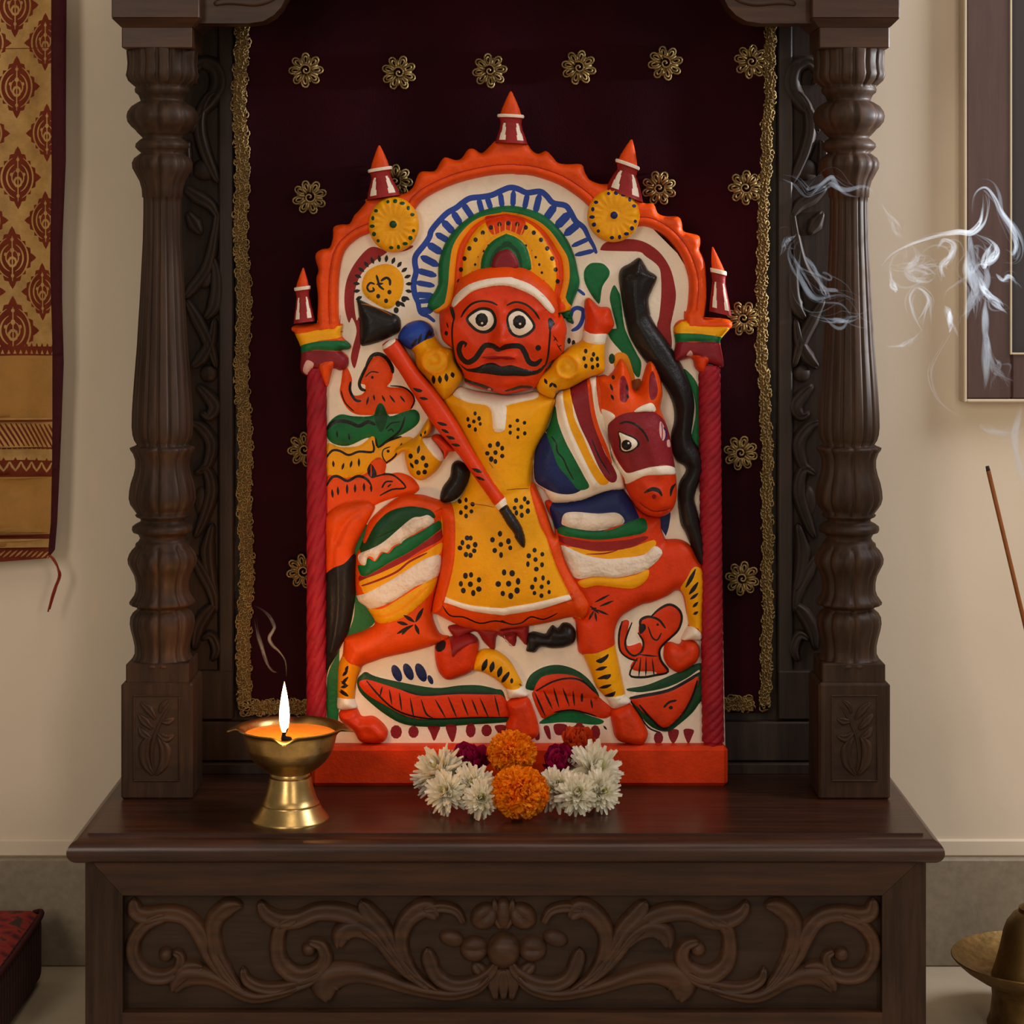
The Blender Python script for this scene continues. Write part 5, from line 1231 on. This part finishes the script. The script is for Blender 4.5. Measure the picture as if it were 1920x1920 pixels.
def marigold(loc, R, axis, seed, label, lift=0.0, squash=0.86):
    rs = random.Random(seed); ax, e1, e2 = frame_of(axis)
    t = thing('marigold', (loc[0], loc[1], loc[2] + lift), label, 'flower', 'orange marigolds before the relief')
    cen = np.array(loc) + np.array((0, 0, R * 0.80)); outer, inner = MB(), MB(); N = 420
    for i in range(N):
        f = (i + 0.5) / N; pol = math.acos(1 - 1.78 * f); az = i * 2.39996
        d = ax * math.cos(pol) + (e1 * math.cos(az) + e2 * math.sin(az)) * math.sin(pol)
        dr = d + 0.45 * np.array([rs.uniform(-1, 1) for _ in range(3)]); tn = np.cross(d, [rs.uniform(-1, 1) for _ in range(3)])
        petal(outer if pol > 0.75 else inner, cen + d * R * 0.56, dr, tn, R * rs.uniform(.34, .44), R * rs.uniform(.30, .42), rs.uniform(-.9, .9), R * 0.06, 0, 5, 6, rs, 0.2, 0.75)
    core = MB(); V, F = grid(lambda a, b: cen + R * 0.66 * np.array((math.sin(PI * b) * math.cos(2 * PI * a), math.sin(PI * b) * math.sin(2 * PI * a), math.cos(PI * b))), 20, 12, cu=True); core.add(V, F)
    lo = np.vstack(outer.V)[:, 2].min()
    for m_ in (outer, inner, core): m_.V = [np.stack([v[:, 0], v[:, 1], ZTOP + 0.0006 + lift + (v[:, 2] - lo) * squash], 1) for v in m_.V]
    outer.build('outer_petals', mg, t); inner.build('inner_petals', mg, t); core.build('flower_heart', mgi, t)
def daisy(loc, R, axis, seed, label, cat='flower'):
    rs = random.Random(seed); ax, e1, e2 = frame_of(axis)
    t = thing('white_chrysanthemum', loc, label, cat, 'white chrysanthemums in the offering arc'); cen = np.array(loc) + np.array((0, 0, R * 0.72)); mb, hb = MB(), MB()
    N = 124
    for i in range(N):
        f = (i + 0.5) / N; pol = math.acos(1 - 1.5 * f); az = i * 2.39996
        d = ax * math.cos(pol) + (e1 * math.cos(az) + e2 * math.sin(az)) * math.sin(pol)
        dr = d + 0.32 * np.array([rs.uniform(-1, 1) for _ in range(3)]); L = R * (0.45 + 0.42 * min(1, pol / 1.2)) * rs.uniform(.8, 1.12)
        petal(hb if pol < 0.34 else mb, cen + d * R * 0.16, dr, ax + 0.2 * e1, L, R * rs.uniform(.24, .34), rs.uniform(-.1, .8), 0, 0, 7, 5, rs, 0.30, 0.55)
    lo = np.vstack(mb.V)[:, 2].min(); sh = np.array((0, 0, ZTOP + 0.0005 - lo))
    mb.V = [v + sh for v in mb.V]; hb.V = [v + sh for v in hb.V]
    mb.build('ray_petals', wh, t); hb.build('flower_heart', whc, t)
    V, F = grid(lambda a, b: cen + sh - ax * R * 0.1 + R * 0.24 * np.array((math.sin(PI * b) * math.cos(2 * PI * a), math.sin(PI * b) * math.sin(2 * PI * a), math.cos(PI * b))), 14, 9, cu=True)
    mesh('calyx', V, F, grn, None, t)
def P3(x, d): return (PX(x, d), YD(d), ZTOP)
marigold(P3(975, 2.052), 0.0305, (0.05, -0.62, 0.8), 3, 'larger orange marigold lying in front at the middle of the white flower arc')
marigold(P3(960, 2.120), 0.0262, (0, -0.75, 0.66), 4, 'smaller orange marigold behind, between the two magenta blooms', 0.026)
for i, (x, d, R, ax, lb) in enumerate((
        (826, 2.112, 0.0285, (-0.5, -0.6, 0.65), 'white chrysanthemum at the outer left end of the flower arc'),
        (838, 2.066, 0.0215, (-0.25, -0.85, 0.5), 'small white chrysanthemum low in front of the outer left bloom'),
        (888, 2.078, 0.0235, (-0.1, -0.75, 0.65), 'white chrysanthemum under the left magenta bloom'),
        (902, 2.048, 0.0185, (0.2, -0.9, 0.4), 'small white chrysanthemum touching the left side of the front marigold'),
        (1046, 2.078, 0.0235, (0.1, -0.7, 0.7), 'white chrysanthemum touching the right side of the front marigold'),
        (1082, 2.058, 0.0215, (0.15, -0.85, 0.5), 'white chrysanthemum low in front under the right magenta bloom'),
        (1114, 2.112, 0.0305, (0.5, -0.65, 0.6), 'large white chrysanthemum at the outer right end of the flower arc'),
        (1124, 2.070, 0.0205, (0.45, -0.8, 0.35), 'small white chrysanthemum low in front of the outer right bloom'))):
    daisy(P3(x, d), R, ax, 20 + i, lb)
def rose(loc, R, axis, seed, label, name, m, zoff=0.0, n=26, grp=None):
    rs = random.Random(seed); ax, e1, e2 = frame_of(axis); t = thing(name, loc, label, 'flower', grp); cen = np.array(loc) + np.array((0, 0, R * 0.6 + zoff)); mb, ib = MB(), MB()
    for i in range(n):
        f = (i + 0.5) / n; pol = 0.15 + 1.6 * f; az = i * 2.39996
        d = ax * math.cos(pol) + (e1 * math.cos(az) + e2 * math.sin(az)) * math.sin(pol)
        petal(ib if f < 0.35 else mb, cen - ax * R * 0.25 + d * R * 0.1, d + ax * 0.35, ax, R * rs.uniform(.85, 1.05), R * rs.uniform(.75, 1.0), rs.uniform(0.5, 1.1), R * 0.05, 0, 8, 7, rs, 0.30, 0.8)
    lo = np.vstack(mb.V)[:, 2].min(); sh = np.array((0, 0, ZTOP + 0.0005 - lo + zoff)); mb.V = [v + sh for v in mb.V]; ib.V = [v + sh for v in ib.V]
    mb.build('outer_petals', m, t); ib.build('inner_petals', m, t)
rose(P3(880, 2.124), 0.026, (-0.1, -0.6, 0.8), 41, 'magenta bloom left of the smaller marigold', 'magenta_bloom', mgt, 0.026, grp='magenta blooms behind the white flowers')
rose(P3(1048, 2.122), 0.027, (0.1, -0.5, 0.85), 42, 'magenta bloom right of the smaller marigold', 'magenta_bloom', mgt, 0.024, grp='magenta blooms behind the white flowers')
rose(P3(1080, 2.150), 0.023, (0.1, -0.5, 0.85), 43, 'red-orange bloom half hidden behind the right magenta bloom', 'orange_bloom', org, 0.042)

# ---------------------------------------------------------------- incense holder and stick at the right edge
DI = 2.16
ui = DI / FOC; ix, iy = PX(1946, DI), YD(DI)
hold = thing('incense_holder', (ix, iy, 0), 'brass incense holder with wide flared dish and dome on the floor at right edge', 'incense holder')
zz = lambda y: ZC + (HY - y) * ui
ftz = lambda k: k * ui
V, F = lathe([(92 * ui, 0), (94 * ui, 0.003), (88 * ui, 0.012), (84 * ui, 0.030), (86 * ui, 0.042), (92 * ui, 0.046)], ix, iy, 72)
mesh('holder_foot', V, F, brass_old, None, hold, auto=50)
V, F = lathe([(60 * ui, 0.0445), (92 * ui, 0.046), (112 * ui, 0.050), (138 * ui, 0.059), (155 * ui, 0.067), (160 * ui, 0.0705), (159 * ui, 0.0715), (153 * ui, 0.0685), (136 * ui, 0.0615), (110 * ui, 0.0535), (88 * ui, 0.0505), (50 * ui, 0.050)], ix, iy, 96)
mesh('holder_dish', V, F, brass_old, None, hold, auto=50)
V, F = lathe([(86 * ui, 0.0500), (84 * ui, 0.054), (78 * ui, 0.064), (70 * ui, 0.080), (64 * ui, 0.096), (58 * ui, 0.105), (46 * ui, 0.114), (36 * ui, 0.117), (35 * ui, 0.121), (20 * ui, 0.126), (7 * ui, 0.128)], ix, iy, 72)
mesh('holder_dome', V, F, brass_old, None, hold, auto=50)
st = np.array([PX(1851, DI), iy, PZ(874, DI)]); sd = np.array([PX(1919, DI), iy, PZ(1160, DI)]) - st
zend = 0.1275; en = st + sd * ((zend - st[2]) / sd[2])
stick = thing('incense_stick', tuple(en), 'thin brown incense stick leaning from the holder at the right edge', 'incense stick')
inc = paint('incense_paste', rgb(132, 76, 36), 0.85, 0.75, 1.15, 0.6); ash = paint('burnt_ash', rgb(58, 48, 44), 0.95)
cut = st + sd * 0.03; c2 = st + (en - st) * 0.8
V, F = tube([cut, (cut + c2) / 2, c2], 0.0022, 10); mesh('incense_coating', V, F, inc, None, stick)
V, F = tube([st, cut], [0.0018, 0.0022], 10); mesh('ash_tip', V, F, ash, None, stick)
V, F = tube([c2, en], 0.0013, 8); mesh('bamboo_core', V, F, paint('bamboo', rgb(150, 104, 56), 0.7), None, stick)

# ---------------------------------------------------------------- smoke: thin bodies of real scattering volume
def smoke_mat(name, dens, c):
    m = NT(name); m.N.remove(m.bsdf); vs = m.n('ShaderNodeVolumeScatter'); vs.inputs['Color'].default_value = c; vs.inputs['Density'].default_value = dens
    vs.inputs['Anisotropy'].default_value = 0.0; m.l(vs.outputs[0], m.out.inputs['Volume']); return m.m
SM = [smoke_mat('smoke_thin', 19, (0.74, 0.86, 1.0, 1)), smoke_mat('smoke_mid', 42, (0.76, 0.88, 1.0, 1)), smoke_mat('smoke_dense', 64, (0.8, 0.9, 1.0, 1))]
def wisp(mb, s, w, k, d0, d1, seed, copies=3, spread=3.0):
    """a bundle of fine threads that part and meet again along one drift of smoke"""
    rs = random.Random(seed); base = smooth(pts('X ' + s), False, 7); m = len(base); u = np.linspace(0, 1, m)
    t = np.gradient(base, axis=0); t /= np.linalg.norm(t, axis=1)[:, None] + 1e-9; nr = np.stack([-t[:, 1], t[:, 0]], 1)
    for c in range(copies * 3 + 2):
        a, b, f1, f2 = rs.uniform(-1, 1), rs.uniform(-1, 1), rs.uniform(2, 5), rs.uniform(5, 11)
        off = spread * 2.6 * (a * np.sin(f1 * u + 6 * b) + 0.45 * np.sin(f2 * u + 9 * a)) * (0.25 + u)
        i0 = int(m * rs.uniform(0, .25)) if c else 0; i1 = m - (int(m * rs.uniform(0, .25)) if c else 0)
        q = (base + nr * off[:, None])[i0:i1]; n = len(q)
        if n < 4: continue
        v = np.linspace(0, 1, n); dd = np.linspace(d0, d1, n) + 0.006 * np.sin(5 * v + seed + c) + 0.003 * c
        r = w * (0.12 + 0.88 * np.sin(PI * v) ** 0.8) * (0.7 + 0.4 * np.sin(8 * v + seed + 2 * c)) * (rs.choice((.25, .35, .5, .8, 1.5)) if c else 0.8)
        P = np.stack([(q[:, 0] - CX) * dd / FOC, dd - 2.0, ZC + (HY - q[:, 1]) * dd / FOC], 1)
        mb.add(*tube(P, np.maximum(r, 0.35) * 0.5 * np.mean(dd) / FOC, 8, flat=2.0), k)
sm1 = thing('incense_smoke', tuple(st), 'pale bluish incense smoke curling up over the wall and window at the right', 'smoke', kind='stuff')
mb = MB()
for i, (s, w, k, d0, d1, cp, sp) in enumerate((
    ('1886,913 1913,900 1911,867 1901,830 1900,807 1912,777 1920,758', 9, 2, 2.15, 2.15, 3, 2.5),
    ('1866,806 1838,797 1853,808 1887,810 1905,795 1918,770', 7, 1, 2.15, 2.14, 2, 2),
    ('1837,793 1787,773 1757,743 1745,703 1753,673 1770,643 1780,612', 5, 1, 2.15, 2.13, 2, 2),
    ('1772,575 1782,585 1784,605 1778,625', 7, 1, 2.13, 2.12, 2, 2),
    ('1730,622 1712,590 1706,560 1720,540 1742,560 1738,590 1728,610', 6, 1, 2.12, 2.10, 3, 3),
    ('1653,500 1673,477 1710,457 1753,443 1793,437 1822,437 1843,417 1848,385 1846,362', 7, 2, 2.10, 2.14, 3, 3),
    ('1823,400 1829,365 1847,352 1864,370 1878,398 1897,430 1908,462 1901,484 1880,476', 7, 1, 2.14, 2.15, 3, 3),
    ('1832,513 1848,542 1868,566 1890,590', 8, 1, 2.14, 2.15, 2, 3), ('1846,545 1848,600 1849,667 1850,733', 12, 0, 2.14, 2.15, 3, 3),
    ('1868,513 1880,524 1893,520 1913,543', 5, 1, 2.15, 2.15, 2, 2), ('1757,467 1768,450 1787,460 1781,480 1767,500 1773,522', 6, 1, 2.11, 2.12, 3, 3),
    ('1667,507 1673,533 1684,546', 6, 1, 2.1, 2.1, 2, 2), ('1658,497 1700,503 1750,492 1786,505', 5, 0, 2.1, 2.12, 3, 4),
    ('1820,437 1850,450 1866,470 1853,490 1838,500 1828,520', 9, 1, 2.14, 2.15, 3, 4), ('1862,455 1850,480 1846,500 1870,455', 8, 2, 2.14, 2.15, 2, 3),
    ('1857,653 1863,683 1878,705 1895,724', 8, 0, 2.15, 2.15, 3, 3), ('1660,650 1690,649 1710,637 1733,620', 5, 0, 2.12, 2.12, 2, 2),
    ('1650,380 1668,405 1682,430 1700,445', 4, 0, 2.1, 2.1, 2, 3), ('1700,450 1720,480 1705,510 1740,520 1760,495', 8, 0, 2.1, 2.12, 3, 5),
    ('1820,440 1822,490 1826,540 1822,600', 26, 0, 2.14, 2.15, 2, 5),
    ('1467,327 1493,337 1513,363 1530,352 1560,327 1587,350 1617,362 1624,380', 7, 0, 2.09, 2.09, 2, 9),
    ('1500,443 1483,467 1490,500 1507,533 1530,563 1580,565 1613,592 1640,596', 7, 0, 2.09, 2.09, 2, 10),
    ('1462,480 1470,460 1480,450 1496,440', 6, 0, 2.09, 2.09, 2, 3), ('1510,480 1530,510 1545,545 1560,560', 8, 0, 2.09, 2.09, 2, 4), ('1515,590 1560,605 1590,600 1610,590', 6, 0, 2.09, 2.09, 2, 3))):
    wisp(mb, s, w, k, d0, d1, 60 + i, cp, sp)
    if i % 3 != 2: wisp(mb, s, w * 0.8, 0, d0 + 0.01, d1 + 0.01, 90 + i, 1, sp * 3.2)
mb.build('smoke_wisps', SM, sm1)['kind'] = 'stuff'
sm2 = thing('lamp_smoke', FLAME_AT, 'thin thread of smoke rising over the lamp flame in front of the velvet', 'smoke', kind='stuff')
mb = MB()
wisp(mb, '537,1268 535,1240 524,1222 512,1210 506,1197 512,1184 515,1174 507,1158 495,1147 475,1136', 4, 0, 2.03, 2.06, 7, 2, 1.0)
wisp(mb, '520,1262 509,1257 498,1240 489,1212 482,1184 481,1155', 4, 0, 2.03, 2.06, 8, 2, 1.5)
mb.build('smoke_wisps', SM, sm2)['kind'] = 'stuff'
# ---------------------------------------------------------------- light and camera
def area(name, loc, target, size, energy, col, sy=None):
    l = bpy.data.lights.new(name, 'AREA'); l.energy = energy; l.color = col; l.size = size
    if sy: l.shape = 'RECTANGLE'; l.size_y = sy
    o = bpy.data.objects.new(name, l); COL.objects.link(o); o.location = loc
    o.rotation_euler = (Vector(target) - Vector(loc)).to_track_quat('-Z', 'Y').to_euler(); return o
area('ceiling_light', (0.1, -1.3, 2.3), (0, 0.2, 0.5), 0.9, 6, (1.0, 0.86, 0.70))
area('front_window_light', (-1.05, -2.5, 1.25), (-0.1, 0.2, 0.65), 0.5, 15.5, (1.0, 0.88, 0.74), 1.1)
area('front_window_light_right', (0.95, -2.6, 1.15), (0.1, 0.2, 0.65), 0.4, 10, (1.0, 0.88, 0.74), 1.1)  # second window behind the camera, on the right
area('side_window_light', (1.62, -0.3, 1.9), (0.4, 0.3, 0.85), 0.5, 22, (0.95, 0.95, 1.0), 0.9)
bl = bpy.data.lights.new('added_smoke_spot', 'SPOT'); bl.energy = 260; bl.color = (0.88, 0.94, 1.0); bl.spot_size = math.radians(19); bl.spot_blend = 0.6; bl.shadow_soft_size = 0.03  # added narrow spot to brighten the smoke, no such source is seen
o = bpy.data.objects.new('added_smoke_spot', bl); COL.objects.link(o); o.location = (1.72, 0.15, 0.96)
o.rotation_euler = (Vector((0.42, 0.125, 0.84)) - o.location).to_track_quat('-Z', 'Y').to_euler()
fl_ = bpy.data.lights.new('lamp_flame_light', 'POINT'); fl_.energy = 0.7; fl_.color = (1.0, 0.42, 0.10); fl_.shadow_soft_size = 0.008
o = bpy.data.objects.new('lamp_flame_light', fl_); COL.objects.link(o); o.location = (FLAME_AT[0], FLAME_AT[1], FLAME_AT[2] + 0.024)
w = bpy.data.worlds.new('room_ambient'); sc.world = w; w.use_nodes = True
w.node_tree.nodes['Background'].inputs['Color'].default_value = (1.0, 0.86, 0.70, 1); w.node_tree.nodes['Background'].inputs['Strength'].default_value = 0.16

cam = bpy.data.cameras.new('camera'); cam.sensor_width = 36.0; cam.lens = 36.0 * FOC / 1920
cam.shift_x = (960 - CX) / 1920; cam.shift_y = -(960 - HY) / 1920; cam.clip_start = 0.05
co = bpy.data.objects.new('camera', cam); COL.objects.link(co); co.location = (0, -2.0, ZC); co.rotation_euler = (PI / 2, 0, 0)
sc.camera = co
vs = sc.view_settings; vs.view_transform = 'Standard'; vs.look = 'None'; vs.gamma = 1.0; vs.use_curve_mapping = False; vs.exposure = 0.0
sc.cycles.use_denoising = True; sc.cycles.max_bounces = 6; sc.cycles.diffuse_bounces = 3; sc.cycles.volume_bounces = 1; sc.cycles.transparent_max_bounces = 96
sc.cycles.caustics_reflective = False; sc.cycles.caustics_refractive = False; sc.cycles.sample_clamp_indirect = 4
